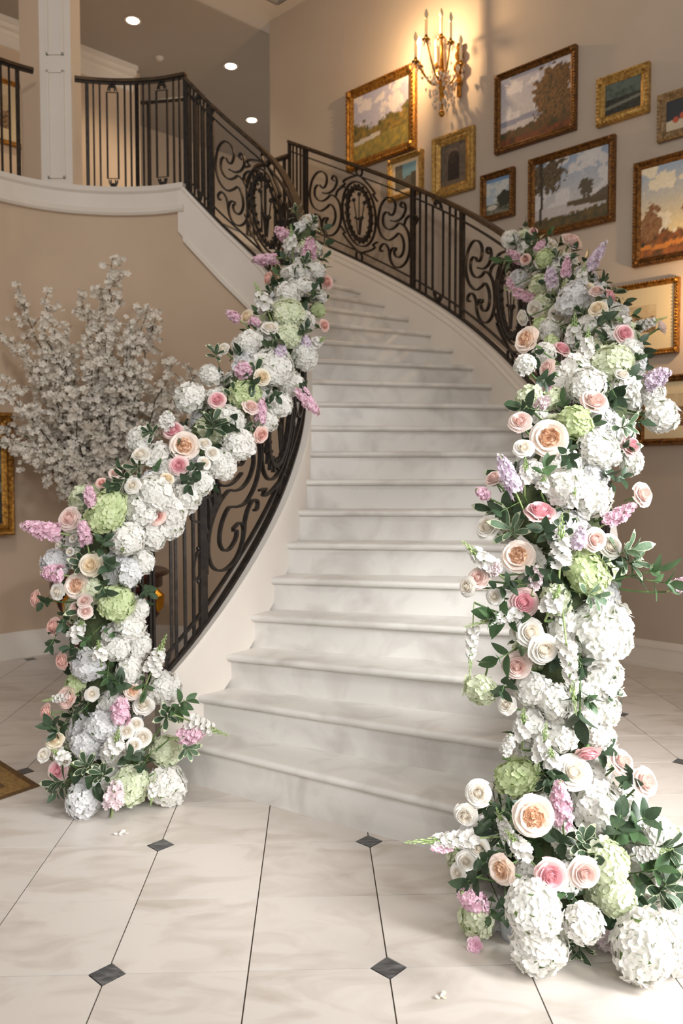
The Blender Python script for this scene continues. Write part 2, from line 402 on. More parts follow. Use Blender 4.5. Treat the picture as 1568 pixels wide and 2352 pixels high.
# band around the tray
ti = tip; t1 = tip + e1 * 7; t2 = tip - wd2 * 9
m.prism([cB, far1, t1, ti], ZC, ZC + .04); m.prism([cB, ti, t2, far2], ZC, ZC + .04)
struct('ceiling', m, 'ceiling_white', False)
m = MB(); m.prism([ti, t1, t1 - wd2 * 9, t2], ZC + .22, ZC + .26)
m.prism([ti, t1, t1 + Vector((.01, .01)), ti + Vector((.0, .015))], ZC, ZC + .24); m.prism([ti, t2, t2 + Vector((.01, .01)), ti + Vector((.015, .0))], ZC, ZC + .24)
struct('ceiling_tray', m, 'ceiling_white', False)
hb = Vector((-e1.y, e1.x));
if hb.dot(Vector((-.5, 1))) < 0: hb = -hb     # into the hall
m = MB(); m.prism([cB - e1 * 4, cB + e1 * 9, cB + e1 * 9 + hb * 4, cB - e1 * 4 + hb * 4], ZC - .015, ZC + .02); struct('ceiling_hall', m, 'hall_ceiling_dim', False)
wa = hp(184, 103); wdist = (wa - cB).dot(hb) + .1
jog = 3.05 * .62
m = MB()
pA = cB + hb * wdist
m.prism([pA + e1 * 8, pA + e1 * .75, pA + e1 * .75 + hb * .12, pA + e1 * 8 + hb * .12], ZU - .1, ZC)
m.prism([pA + e1 * .75, pA + e1 * .75 + hb * 1.5, pA + e1 * .65 + hb * 1.5, pA + e1 * .65], ZU - .1, ZC)
pB = pA + hb * 1.3
m.prism([pB + e1 * .75, pB - e1 * 4, pB - e1 * 4 + hb * .12, pB + e1 * .75 + hb * .12], ZU - .1, ZC)
struct('wall_hall', m, 'wall_tan', False)
m = MB()
for o, z0, z1 in ((.15, -.05, 0), (.11, -.1, -.05), (.05, -.15, -.1), (.03, -.26, -.15)):
    m.prism([pA + e1 * 8, pA + e1 * .75, pA + e1 * .75 - hb * o, pA + e1 * 8 - hb * o], ZC + z0 - .015, ZC + z1 - .015)
struct('trim_crown', m, 'trim_white', False)
# upper floor slab between balcony and hall
arc = [cr(BAL, t * 11 / 30) for t in range(31)]
slab = [p + Vector((0, .05)) for p in arc] + [pA + e1 * 9, pA - e1 * 4, RX[20] + Vector((.4, .5)), RX[20], LX[20]]
m = MB(); m.prism(list(reversed(slab)), ZU - .15, ZU - .002); struct('floor_upper', m, 'stair_marble', False)
m = MB(); m.prism(list(reversed(slab)), ZU - .28, ZU - .16); struct('ceiling_lower', m, 'ceiling_white', False)
# wall skin below the upper floor behind the stair top, closing the view under the hall
# ------------------------------------------------------------------ column on the balcony
def plan_px(px, dep): p = at_depth(px, 600, dep * K); return Vector((p.x, p.y))
c0 = plan_px(99, 5.47); c1 = plan_px(170, 5.47)
cw = (c1 - c0); wdt = cw.length; cdn = cw.normalized(); cbk = Vector((-cdn.y, cdn.x))
cc = (c0 + c1) / 2 + cbk * (wdt / 2)
colm = thing('column', 'tall square white panelled column standing between the balcony railings', 'column', (cc.x, cc.y, zb))
m = MB(); m.prism([c0, c1, c1 + cbk * wdt, c0 + cbk * wdt], zb - .03, ZC); part('shaft', m, 'trim_white', colm, False)
def panel(z0, z1):
    m = MB(); ins = .055
    for (x0, x1, y0, y1) in ((ins, ins + .018, z0, z1), (wdt - ins - .018, wdt - ins, z0, z1), (ins, wdt - ins, z0, z0 + .018), (ins, wdt - ins, z1 - .018, z1)):
        a = c0 + cdn * x0 - cbk * .014; b = c0 + cdn * x1 - cbk * .014
        m.prism([a, b, b + cbk * .02, a + cbk * .02], y0, y1)
    part('panel_moulding', m, 'trim_white', colm, False)
panel(zb + .08, zb + .93); panel(zb + 1.05, zb + 2.3)
# left side face of the column, warm light put into its colour
f0 = plan_px(54, 5.6); m = MB(); m.prism([f0, c0, c0 + cbk * .3, f0 + cbk * .35], zb - .03, ZC); part('flank_panel', m, 'column_side_lit', colm, False, label='side face of the column with warm light in its colour')
# ------------------------------------------------------------------ ceiling fixtures
for k, (px, py, lab) in enumerate(((305, 46, 'round recessed downlight above the balcony column'), (530, 151, 'round recessed downlight midway along the hall ceiling'), (578, 275, 'round recessed downlight at the far end of the hall ceiling'))):
    p = at_z(px, py, ZC - .015); t = thing('downlight', lab, 'light', (p.x, p.y, p.z), 'hall ceiling downlights')
    m = MB(); m.lathe([(.05, 0), (.085, 0), (.09, -.008), (.05, -.006)], 20, p); part('trim_ring', m, 'plastic_white', t)
    m = MB(); m.lathe([(.001, -.012), (.062, -.010), (.066, -.004), (.001, -.003)], 20, p); part('lens', m, 'downlight_glow', t)
    l = bpy.data.lights.new('downlight_beam', 'SPOT'); l.energy = 60; l.color = (1, .8, .56); l.spot_size = 2.2; l.spot_blend = .6; l.shadow_soft_size = .06
    o = bpy.data.objects.new('downlight_beam', l); COL.objects.link(o); o.location = (p.x, p.y, p.z - .03)
p = at_z(366, 132, ZC - .015); t = thing('smoke_detector', 'small white smoke detector on the hall ceiling', 'detector', p)
m = MB(); m.lathe([(.001, -.03), (.03, -.03), (.045, -.015), (.05, 0), (.001, 0)], 16, p); part('cover', m, 'plastic_white', t)
# ------------------------------------------------------------------ iron railings
class Rail:
    """plan curve + base height; maps (s metres along plan, v metres above the base line) to 3D"""
    def __init__(self, pts):
        self.p = pts; self.s = [0]
        for a, b in zip(pts, pts[1:]): self.s.append(self.s[-1] + (b.xy - a.xy).length)
        self.L = self.s[-1]
    def base(self, s):
        s = max(0, min(self.L - 1e-6, s)); lo, hi = 0, len(self.s) - 1
        while hi - lo > 1:
            m_ = (lo + hi) // 2
            if self.s[m_] <= s: lo = m_
            else: hi = m_
        f = (s - self.s[lo]) / max(1e-9, self.s[hi] - self.s[lo]); return self.p[lo].lerp(self.p[hi], f)
    def at(self, s, v): return self.base(s) + V(0, 0, v)
    def nrm(self, s):
        a = self.base(max(0, s - .02)); b = self.base(min(self.L, s + .02)); t = b - a; return Vector((t.y, -t.x, 0)).normalized()
    def s_of(self, q):
        best = min(range(len(self.p)), key=lambda i: (self.p[i].xy - q).length); return self.s[best]
    def bar(self, pts, w, d, mb, closed=False):
        mb.strip([self.at(s, v) for s, v in pts], [self.nrm(s) for s, v in pts], w, d, closed)
SCROLLS = [[(355, 505), (385, 540), (420, 520), (438, 455), (420, 400), (375, 370), (320, 378), (265, 445), (238, 560), (245, 650), (285, 730), (360, 772), (430, 745), (480, 715), (525, 770), (537, 850), (515, 915), (475, 940), (435, 920), (425, 880), (450, 860)],
           [(330, 500), (300, 530), (295, 600), (330, 655), (385, 672), (440, 650), (480, 622), (540, 650), (585, 720), (603, 820), (595, 910), (560, 985), (500, 1030), (430, 1025), (385, 970), (375, 900), (405, 850), (450, 850)],
           [(385, 590), (450, 600), (515, 570), (552, 510), (545, 450), (515, 430), (495, 460), (520, 480)],
           [(372, 930), (365, 870), (340, 820), (300, 800), (262, 835), (268, 870), (290, 865)],
           [(540, 640), (560, 590), (610, 560), (665, 565), (690, 600), (670, 640), (630, 680), (605, 760)]]
def smooth2(P, k=4):
    Q = [Vector(p) for p in P]; return [tuple(cr(Q, i / k)) for i in range((len(Q) - 1) * k + 1)]
RH = .725 * K                     # handrail above base line
V0, V1 = .075 * K, RH - .075 * K  # inner bottom and top rail
def scroll_panel(R, a, b, par, rich=False):
    Lw = b - a; mid = (a + b) / 2; h = V1 - V0; hw = Lw / 2
    X = lambda u: mid + u * hw                       # u in -1..1
    Y = lambda v: V0 + v * h                         # v in 0..1
    bw, bd = .011, .024
    for s_ in (a, b):
        m = MB(); R.bar([(s_, .01), (s_, RH)], .02, .024, m); part('post', m, 'iron', par, False)
    # medallion
    ax, ay = min(.27 * hw, .155), .35 * h
    def oval(kx, ky, n=36): return [(mid + kx * math.cos(2 * PI * i / n), Y(.5) + ky * math.sin(2 * PI * i / n)) for i in range(n)]
    m = MB(); R.bar(oval(ax * 1.42, ay * 1.2), bw, bd, m, True); part('medallion_ring', m, 'iron', par)
    m = MB(); R.bar(oval(ax, ay), .024, .03, m, True)
    for i in range(22):                              # wreath leaves
        an = 2 * PI * i / 22
        for k, sgn in ((1.0, 1), (1.0, -1)):
            c0_ = (mid + ax * math.cos(an), Y(.5) + ay * math.sin(an))
            c1_ = (mid + (ax + sgn * .026) * math.cos(an + .16), Y(.5) + (ay + sgn * .026) * math.sin(an + .16))
            R.bar([c0_, c1_], .016, .022, m)
    wr = part('wreath', m, 'iron', par)
    m = MB()
    for fx, fy in ((-.45, .5), (0, .75), (.45, .45), (-.25, -.1)):
        pts = [(mid + ax * fx * .2, Y(.5) - ay * .8), (mid + ax * fx * .5, Y(.5) - ay * .2), (mid + ax * fx, Y(.5) + ay * fy)]
        R.bar(pts, .007, .008, m)
        e = R.at(*pts[-1]); m.ball(e, .02, 6, 4)
        e = R.at(pts[1][0] + .012, pts[1][1]); m.ball(e, .014, 6, 4)
    part('flower_spray', m, 'iron', par)
    # hooks from medallion shoulders to the top and bottom rails
    for sg in (-1, 1):
        for vv in (1, -1):
            pts = []
            for i in range(15):
                f = i / 14
                pts.append((mid + sg * (ax * 1.55 * (1 - f) + .03 * f + .05 * math.sin(PI * f) * (1 if f > .3 else 0)), Y(.5) + vv * (ay * .75 + (h * .5 - ay * .75) * f)))
            m = MB(); R.bar(pts, bw, bd, m); part('scroll', m, 'iron', par)
    for sg in (1, -1):
        for P in SCROLLS:
            pts = []
            for x, y in smooth2(P):
                u = (.95 if sg > 0 else -.36) - (x - 235) / 370 * .61
                pts.append((X(u), Y((940 + .45 * (x - 200) - y) / 740)))
            m = MB(); R.bar(pts, bw, bd, m); part('scroll', m, 'iron', par)
    if rich:
        m = MB(); c = [(-.985, .22), (-.985, .40), (-.95, .52), (-.90, .60)]
        R.bar([(X(u), Y(v)) for u, v in c], .016, .02, m)
        for u0, v0, u1, v1 in ((-.955, .5, -.965, .78), (-.93, .55, -.91, .80), (-.91, .58, -.855, .74), (-.90, .60, -.83, .64)):
            um, vm = (u0 + u1) / 2 + .012, (v0 + v1) / 2
            p0, p1, p2 = R.at(X(u0), Y(v0)), R.at(X(um), Y(vm)), R.at(X(u1), Y(v1)); m.tube([p0, p0.lerp(p1, .5), p1, p1.lerp(p2, .5), p2], [.008, .016, .02, .014, .003], 6)
        part('acanthus_leaf', m, 'iron', par)
        n = 20; m = MB(); R.bar([(a - .035 + .028 * math.cos(2 * PI * i / n), Y(.36) + .065 * math.sin(2 * PI * i / n)) for i in range(n)], .01, .02, m, True)
        for vv in (-.08, .08): m.ball(R.at(a - .035, Y(.36) + vv), .011, 8, 5)
        part('oval_collar', m, 'iron', par)
    # rings between the double rails
    for v in (RH - .0375 * K, .0375 * K):
        for u in (0,):
            n = 16; rr = .034 * K; m = MB(); R.bar([(X(u) + rr * math.cos(2 * PI * i / n), v + rr * math.sin(2 * PI * i / n)) for i in range(n)], .01, .02, m, True); part('ring', m, 'iron', par)
def bar_bay(R, a, b, par, nb=7, loop=True, posts=True):
    if posts:
        for s_ in (a, b):
            m = MB(); R.bar([(s_, .01), (s_, RH)], .026, .026, m); part('post', m, 'iron', par, False)
    w = b - a; lc = (a + b) / 2; lw = w * .11
    for i in range(1, nb + 1):
        s_ = a + w * i / (nb + 1)
        if loop and abs(s_ - lc) < lw * 1.15: continue
        m = MB(); R.bar([(s_, .01), (s_, RH)], .013, .016, m); part('baluster', m, 'iron', par, False)
    if loop:
        m = MB(); R.bar([(lc - lw, .09), (lc + lw, .09), (lc + lw, RH - .09), (lc - lw, RH - .09)], .013, .016, m, True); part('loop_baluster', m, 'iron', par, False)
        for v, sg in ((.09, -1), (RH - .09, 1)):
            for q in (-1, 1):
                pts = [(lc + q * lw * .8 * math.cos(PI * i / 8) * (1 - .5 * i / 8), v + sg * (.012 + .06 * math.sin(PI * i / 8))) for i in range(9)]
                m = MB(); R.bar(pts, .009, .014, m); part('finial_scroll', m, 'iron', par)
            e = R.at(lc, v + sg * .05); m = MB(); m.ball(e, .016, 8, 5); part('knob', m, 'iron', par)
def rails(R, par, a=0, b=None, inner=True, n=90):
    b = R.L if b is None else b
    S = [a + (b - a) * i / n for i in range(n + 1)]
    m = MB(); R.bar([(s, RH) for s in S], .024, .05, m); hr = part('handrail', m, 'iron_brown', par)
    m = MB(); R.bar([(s, RH - .018) for s in S], .014, .028, m); part('handrail_channel', m, 'iron', par)
    m = MB(); R.bar([(s, .012) for s in S], .016, .034, m); part('bottom_rail', m, 'iron', par)
    if inner:
        m = MB(); R.bar([(s, V1) for s in S], .012, .022, m); part('upper_rail', m, 'iron', par)
        m = MB(); R.bar([(s, V0) for s in S], .012, .022, m); part('lower_rail', m, 'iron', par)
    return hr
# inner railing: foot newel -> up the stair -> balcony to the column
LI = offs(LP, -.04 * K); RO = offs(RP, .04 * K)
ipts = []
for i in range(0, 195):
    t = i / 10
    if t > 19.0: break
    p = cr(LI, t); ipts.append(V(p.x, p.y, min(zline(t) + CURB, zb)))
newel_l = V(-.86 * K, 3.08 * K, 0)
ipts = [V(newel_l.x, newel_l.y, ipts[0].z - .02), V(-.80 * K, 3.075 * K, ipts[0].z - .015)] + ipts
BI = offs(BAL, -.03 * K)
opts = []
for i in range(0, 201):
    p = cr(RO, i / 10); opts.append(V(p.x, p.y, zline(i / 10) + CURB))
newel_r = V(.70 * K, 2.36 * K, 0)
opts = [V(.62 * K, 2.30 * K, opts[0].z - .02)] + opts
RI, ROUT = Rail(ipts), Rail(opts)
def sI(n): p = cr(LI, n - 1); return RI.s_of(p)
def sO(n): p = cr(RO, n - 1); return ROUT.s_of(p)
ir = thing('stair_railing', 'wrought iron railing along the inner curve of the stair, under the garland', 'railing', ipts[0])
rails(RI, ir)
bar_bay(RI, RI.s[0] + .03, sI(2.45), ir, 8)
scroll_panel(RI, sI(2.55), sI(9.6), ir, True)
bar_bay(RI, sI(9.8), sI(13.0), ir, 6)
scroll_panel(RI, sI(13.2), sI(18.6), ir)
bar_bay(RI, sI(18.7), RI.L - .01, ir, 6)
# foot newel with volute
m = MB(); b0 = RI.base(0); m.tube([V(b0.x, b0.y, 0), V(b0.x, b0.y, b0.z + RH - .02)], .022, 10); part('newel', m, 'iron', ir)
m = MB()
pts = []
for i in range(26):
    an = PI * 1.9 * i / 25; r = .075 * (1 - .65 * i / 25)
    pts.append(V(b0.x - .05 + r * math.cos(an) + .0, b0.y - .03 + r * math.sin(an), b0.z + RH - .01 * i / 25))
m.tube(pts, .018, 8); part('volute', m, 'iron_brown', ir)
orl = thing('stair_railing', 'wrought iron railing with oval medallions climbing in front of the picture wall', 'railing', opts[0])
rails(ROUT, orl)
bar_bay(ROUT, .03, sO(1.9), orl, 6); scroll_panel(ROUT, sO(2.0), sO(6.7), orl); bar_bay(ROUT, sO(6.8), sO(8.8), orl, 6)
scroll_panel(ROUT, sO(8.9), sO(13.85), orl); bar_bay(ROUT, sO(13.95), sO(16.0), orl, 7); scroll_panel(ROUT, sO(16.1), sO(20.35), orl)
bar_bay(ROUT, sO(20.45), ROUT.L - .01, orl, 3, False)
b0 = ROUT.base(0); m = MB(); m.tube([V(b0.x, b0.y, 0), V(b0.x, b0.y, b0.z + RH - .02)], .022, 10); part('newel', m, 'iron', orl)
# landing return railing across the hall end
e0 = opts[-1]; e1_ = Vector((we.x, we.y, e0.z)) + V(-.35, .35, 0)
lr = thing('landing_railing', 'short iron railing returning from the stair head across the landing', 'railing', (e0.x, e0.y, e0.z))
lp = [V(e0.x, e0.y, zb), V(e0.x - .35, e0.y + .28, zb), V(e0.x - .5, e0.y + .7, zb)]
RL = Rail(lp); rails(RL, lr, .0, None, False, 20); bar_bay(RL, .06, RL.L - .02, lr, 5)
# balcony railings
bpts = []
tcol = None
for i in range(0, 111):
    p = cr(BI, i / 10); bpts.append(V(p.x, p.y, zb))
def s_px(R, px): return min([R.L * i / 400 for i in range(401)], key=lambda s: abs(to_px(R.at(s, .5))[0] - px))
RBf = Rail(bpts); sA = s_px(RBf, 172); sB = s_px(RBf, 78)
def cut(R, a, b, n=40): return Rail([R.at(a + (b - a) * i / n, 0) for i in range(n + 1)])
br = thing('balcony_railing', 'iron bar railing on the balcony between column and stair head', 'railing', bpts[0])
R1b = cut(RBf, 0, sA); rails(R1b, br, 0, None, False)
m_ = R1b.L
bar_bay(R1b, .01, m_ * .47, br, 7); bar_bay(R1b, m_ * .47, m_ * .9, br, 7)
bl = thing('balcony_railing', 'iron bar railing on the balcony running off behind the column flank', 'railing', RBf.at(sB, 0))
R2b = cut(RBf, sB, RBf.L); rails(R2b, bl, 0, None, False)
bar_bay(R2b, .12, .62, bl, 7); bar_bay(R2b, .62, 1.1, bl, 7)
# handrail on the hall wall seen through the balcony bars
q0 = at_depth(325, 236, 6.9 * K); q1 = at_depth(470, 223, 6.6 * K)
wr = thing('wall_handrail', 'short black handrail beyond the balcony bars', 'handrail', q0)
m = MB(); m.tube([q0, q1], .022, 8); part('rail', m, 'iron', wr)
for f in (.1, .9):
    c = q0.lerp(q1, f); m = MB(); m.tube([c, V(c.x, c.y, ZU)], .012, 6); part('post', m, 'iron', wr)
# ------------------------------------------------------------------ pictures
def lerp3(a, b, f): return tuple(a[i] + (b[i] - a[i]) * f for i in range(3))
def ns(x, y, s=1, o=0): return noise.fractal(Vector((x * s, y * s, o)), .7, 2.0, 4)
def C3(r, g, b): return srgb(r, g, b)[:3]
def paint_fn(kind, x, y, asp):
    o = hash(kind) % 7 if False else len(kind) * 3.7
    n1 = ns(x * asp, y, 4, o); n2 = ns(x * asp, y, 12, o + 5); n3 = ns(x * asp, y, 30, o + 9)
    if kind == 'meadow':
        c = lerp3(C3(196, 190, 196), C3(168, 166, 186), y) if n1 < .1 else C3(216, 206, 204)
        hl = .48 + .12 * n1
        if y < hl: c = lerp3(C3(150, 150, 150), C3(128, 118, 70), min(1, (hl - y) * 6))
        if y < .44 + .22 * max(0, x - .35) + .1 * n2 or (x < .22 and y < .55 + .1 * n2): c = lerp3(C3(150, 120, 54), C3(96, 88, 48), .5 + n2)
        if y < .3: c = lerp3(C3(120, 112, 60), C3(158, 134, 62), .5 + n2)
        if abs(y - .26 - .1 * x) < .035 and x < .5: c = C3(196, 186, 172)
    elif kind == 'autumn':
        c = lerp3(C3(206, 196, 188), C3(176, 172, 182), y) if n1 < .15 else C3(212, 204, 204)
        if y < .36 + .05 * x: c = C3(140, 140, 156)
        if y < .28 + .05 * x: c = C3(196, 186, 184)
        if y < .2 + .25 * max(0, x - .35) + .05 * n2: c = lerp3(C3(104, 66, 34), C3(74, 62, 34), .5 + n2)
        if y < .1: c = lerp3(C3(120, 62, 26), C3(86, 52, 26), .5 + n2)
        d = math.hypot((x - .76) / .3, (y - .55) / .4) + .35 * n2
        if d < .95 and y > .1: c = lerp3(C3(128, 90, 48), C3(72, 56, 34), .5 + n3 * 1.2)
    elif kind == 'lake':
        c = lerp3(C3(206, 194, 180), C3(150, 164, 184), min(1, y * 1.1)) if n1 < .12 else C3(206, 202, 200)
        if y < .3: c = C3(188, 180, 176)
        if y < .32 and x > .45: c = C3(90, 76, 52) if y > .24 - .1 * (x - .7) else c
        if y < .16 + .1 * max(0, x - .6) + .03 * n2: c = lerp3(C3(78, 68, 40), C3(104, 84, 46), .5 + n2)
        if math.hypot((x - .16) / .28, (y - .78) / .26) + .5 * n2 < .9: c = lerp3(C3(70, 58, 40), C3(104, 88, 62), .5 + n3)
        if abs(x - .09 - .02 * n1) < .022 and y > .08: c = C3(56, 46, 34)
        if math.hypot((x - .72) / .1, (y - .48) / .15) + .4 * n2 < .9: c = C3(86, 76, 60)
        if x > .75 and .3 < y < .3 + .5 * (x - .72): c = C3(96, 82, 64)
    elif kind == 'sunset':
        c = lerp3(C3(236, 208, 150), C3(150, 168, 190), max(0, y - .25) * 1.3) if n1 < .1 else C3(232, 218, 190)
        if y < .26 + .06 * n2: c = lerp3(C3(160, 92, 36), C3(104, 66, 30), .5 + n2)
        if abs(y - .12 - .05 * n1) < .03: c = C3(206, 128, 50)
        if math.hypot((x - .1) / .16, (y - .36) / .26) + .5 * n2 < .8 or math.hypot((x - .7) / .24, (y - .62) / .3) + .6 * n2 < .8: c = lerp3(C3(128, 82, 44), C3(150, 112, 70), .5 + n3)
    elif kind == 'dark':
        c = lerp3(C3(58, 66, 56), C3(92, 104, 94), max(0, min(1, y + n1)))
        if y < .5: c = lerp3(C3(34, 36, 28), C3(56, 58, 46), .5 + n2)
        if abs(y - .3 - .15 * (x - .5)) < .05: c = C3(112, 112, 98)
    elif kind == 'fruit':
        c = C3(44, 46, 52)
        if y < .32 + .05 * n2: c = C3(206, 190, 164)
        for fx, fy in ((.25, .33), (.42, .42), (.6, .38), (.75, .4)):
            if math.hypot((x - fx) * asp, y - fy) < .1: c = C3(190, 84, 56)
    elif kind == 'ruin':
        c = lerp3(C3(104, 90, 76), C3(88, 76, 66), .5 + n2)
        if (abs(x - .52) < .22 and y < .62) or math.hypot((x - .52) / .22, (y - .62) / .2) < 1: c = lerp3(C3(52, 40, 32), C3(36, 28, 24), .5 + n2)
        if y < .12: c = C3(110, 92, 74)
    elif kind == 'blue':
        c = lerp3(C3(96, 92, 78), C3(120, 112, 94), .5 + n2)
        if x > .35 and y > .45 + .3 * abs(x - .6) - .1 * n1: c = C3(120, 156, 166)
        if x > .75 and y < .6: c = C3(84, 76, 62)
    elif kind == 'cloud':
        c = C3(196, 198, 194) if n1 < .12 else C3(168, 180, 190)
        if y > .9: c = C3(110, 140, 176)
        if y < .3: c = lerp3(C3(84, 84, 66), C3(128, 124, 108), .5 + n2)
        if math.hypot((x - .78) / .32, (y - .38) / .24) + .3 * n2 < .95: c = C3(50, 52, 38)
        if math.hypot((x - .25) / .22, (y - .2) / .07) < 1: c = C3(196, 190, 176)
    else:   # etching
        c = lerp3(C3(190, 168, 132), C3(204, 184, 148), .5 + n1)
        if y < .55 + .3 * n1: c = lerp3(C3(104, 76, 48), C3(150, 120, 84), .5 + n2 * 1.4)
    return [max(0, min(1, v * (1 + .12 * n3))) for v in c]
def canvas(name, O, ex, ez, w, h, kind, par, nx=56):
    ny = max(8, int(nx * h / w)); vs = []; fs = []; cols = []
    for j in range(ny + 1):
        for i in range(nx + 1):
            vs.append(O + ex * (w * i / nx) + V(0, 0, h * j / ny)); cols.append(paint_fn(kind, i / nx, j / ny, w / h) + [1])
    for j in range(ny):
        for i in range(nx): a = j * (nx + 1) + i; fs.append((a, a + 1, a + nx + 2, a + nx + 1))
    m = MB(); m.add(vs, fs); me = m.mesh(name, 'oil_paint', True, wloc(par))
    ca = me.color_attributes.new('paint', 'FLOAT_COLOR', 'POINT')
    ca.data.foreach_set('color', [c for k in cols for c in k])
    return link(name, me, par)
def picture(label, tl, br, kind, gmat, fw, nrm=None, plane=None, mat_w=0, beads=True, group=None):
    """framed picture on the picture wall: tl, br outer frame pixel corners"""
    if plane is None: A, B = on_wall(*tl, .02), on_wall(*br, .02); ex = -WD; N_ = WN
    else: A, B = plane(*tl), plane(*br); N_ = nrm; ex = Vector((-N_.y, N_.x, 0))
    if (B - A).dot(ex) < 0: ex = -ex
    w = (B - A).dot(ex); h = A.z - B.z; O = Vector((A.x, A.y, B.z))
    t = thing('framed_picture', label, 'picture', O + ex * w / 2 + V(0, 0, 0) - N_ * .0, 'framed pictures on the stair wall' if plane is None else group)
    prof = [(0, -.02), (0, .022), (.12 * fw, .034), (.3 * fw, .030), (.42 * fw, .020), (.62 * fw, .024), (.8 * fw, .014), (fw, .006), (fw, -.015)]
    rings = []
    for cx, cy, sx, sy in ((0, 0, 1, 1), (w, 0, -1, 1), (w, h, -1, -1), (0, h, 1, -1), (0, 0, 1, 1)):
        rings.append([O + ex * (cx + sx * a) + V(0, 0, cy + sy * a) + N_ * d for a, d in prof])
    m = MB(); m.loft(rings, True, False); part('frame', m, gmat, t, True, 25)
    if beads:
        m = MB(); st_ = max(.022, fw * .42); a = .2 * fw
        nx = int((w - 2 * a) / st_); ny = int((h - 2 * a) / st_)
        for i in range(nx + 1):
            for yy in (a, h - a): m.ball(O + ex * (a + (w - 2 * a) * i / nx) + V(0, 0, yy) + N_ * .034, st_ * .38, 5, 3, .8)
        for i in range(1, ny):
            for xx in (a, w - a): m.ball(O + ex * xx + V(0, 0, a + (h - 2 * a) * i / ny) + N_ * .034, st_ * .38, 5, 3, .8)
        for cx in (fw * .5, w - fw * .5):
            for cy in (fw * .5, h - fw * .5): m.ball(O + ex * cx + V(0, 0, cy) + N_ * .026, fw * .42, 6, 4, 1)
        part('carved_ornament', m, gmat, t)
    i0 = fw - .002
    if mat_w:
        m = MB(); rings = []
        for cx, cy, sx, sy in ((i0, i0, 1, 1), (w - i0, i0, -1, 1), (w - i0, h - i0, -1, -1), (i0, h - i0, 1, -1), (i0, i0, 1, 1)):
            rings.append([O + ex * (cx + sx * a) + V(0, 0, cy + sy * a) + N_ * d for a, d in ((0, .0), (0, .006), (mat_w, .003), (mat_w, 0))])
        m.loft(rings, True, False); part('mount', m, 'mat_board' if mat_w > .06 else 'liner_cream', t)
        i0 += mat_w - .002
    canvas('canvas', O + ex * i0 + V(0, 0, i0) + N_ * .0015, ex, None, w - 2 * i0, h - 2 * i0, kind, t)
    return t
picture('gilt framed meadow landscape painting nearest the stair head', (798, 214), (955, 341), 'meadow', 'gold', .085)
picture('small gilt framed townscape with a cream liner, just above the iron handrail', (893, 370), (971, 441), 'blue', 'gold_pale', .05, mat_w=.03)
picture('upright dull gold framed painting of a dark archway below the sconce', (994, 322), (1089, 433), 'ruin', 'gold_pale', .09, beads=False)
picture('small upright gilt framed cloudy landscape beside the lake painting', (1106, 406), (1181, 494), 'cloud', 'gold_dark', .05)
picture('large framed painting of a russet autumn tree beside water', (1139, 177), (1323, 297), 'autumn', 'gold_dark', .05)
picture('large framed painting of a lake with trees under a cloudy sky', (1216, 369), (1411, 507), 'lake', 'gold_dark', .055)
picture('small bright gold framed dark landscape near the wall top', (1372, 185), (1491, 256), 'dark', 'gold_pale', .065)
picture('small silver-gilt framed still life of fruit on a dark ground', (1512, 222), (1640, 292), 'fruit', 'frame_silver', .06)
picture('tall framed painting of a golden sunset over autumn fields', (1457, 378), (1690, 572), 'sunset', 'gold_dark', .055)
picture('gilt framed brown print with a wide cream mount above the garland', (1352, 671), (1558, 809), 'etching', 'gold', .04, mat_w=.13)
picture('gilt framed brown print hanging lowest on the picture wall', (1467, 868), (1660, 1019), 'etching', 'gold_dark', .05, mat_w=.09)
# picture on the hall wall behind the left balcony railing and gilt frame on the drum wall
hbn = Vector((-hb.x, -hb.y, 0))
def on_hall(px, py):
    P0 = Vector((pA.x, pA.y, 0)) + hbn * .03; d = ray(px, py); return CAM + d * ((P0 - CAM).dot(hbn) / d.dot(hbn))
picture('wide gold framed print on the upper hall wall behind the balcony bars', (-150, 130), (62, 345), 'etching', 'gold', .05, nrm=hbn, plane=on_hall, mat_w=.12, beads=False)
dw = at_z(20, 1500, 0); dn = Vector((.68, -.733, 0))
dP = at_depth(32, 1100, 5.17 * K)
def on_drum(px, py): d = ray(px, py); return CAM + d * ((dP - CAM).dot(dn) / d.dot(dn))
picture('large gold framed painting low on the drum wall beside the blossom branches', (-330, 930), (33, 1228), 'dark', 'gold', .09, nrm=dn, plane=on_drum, beads=False)
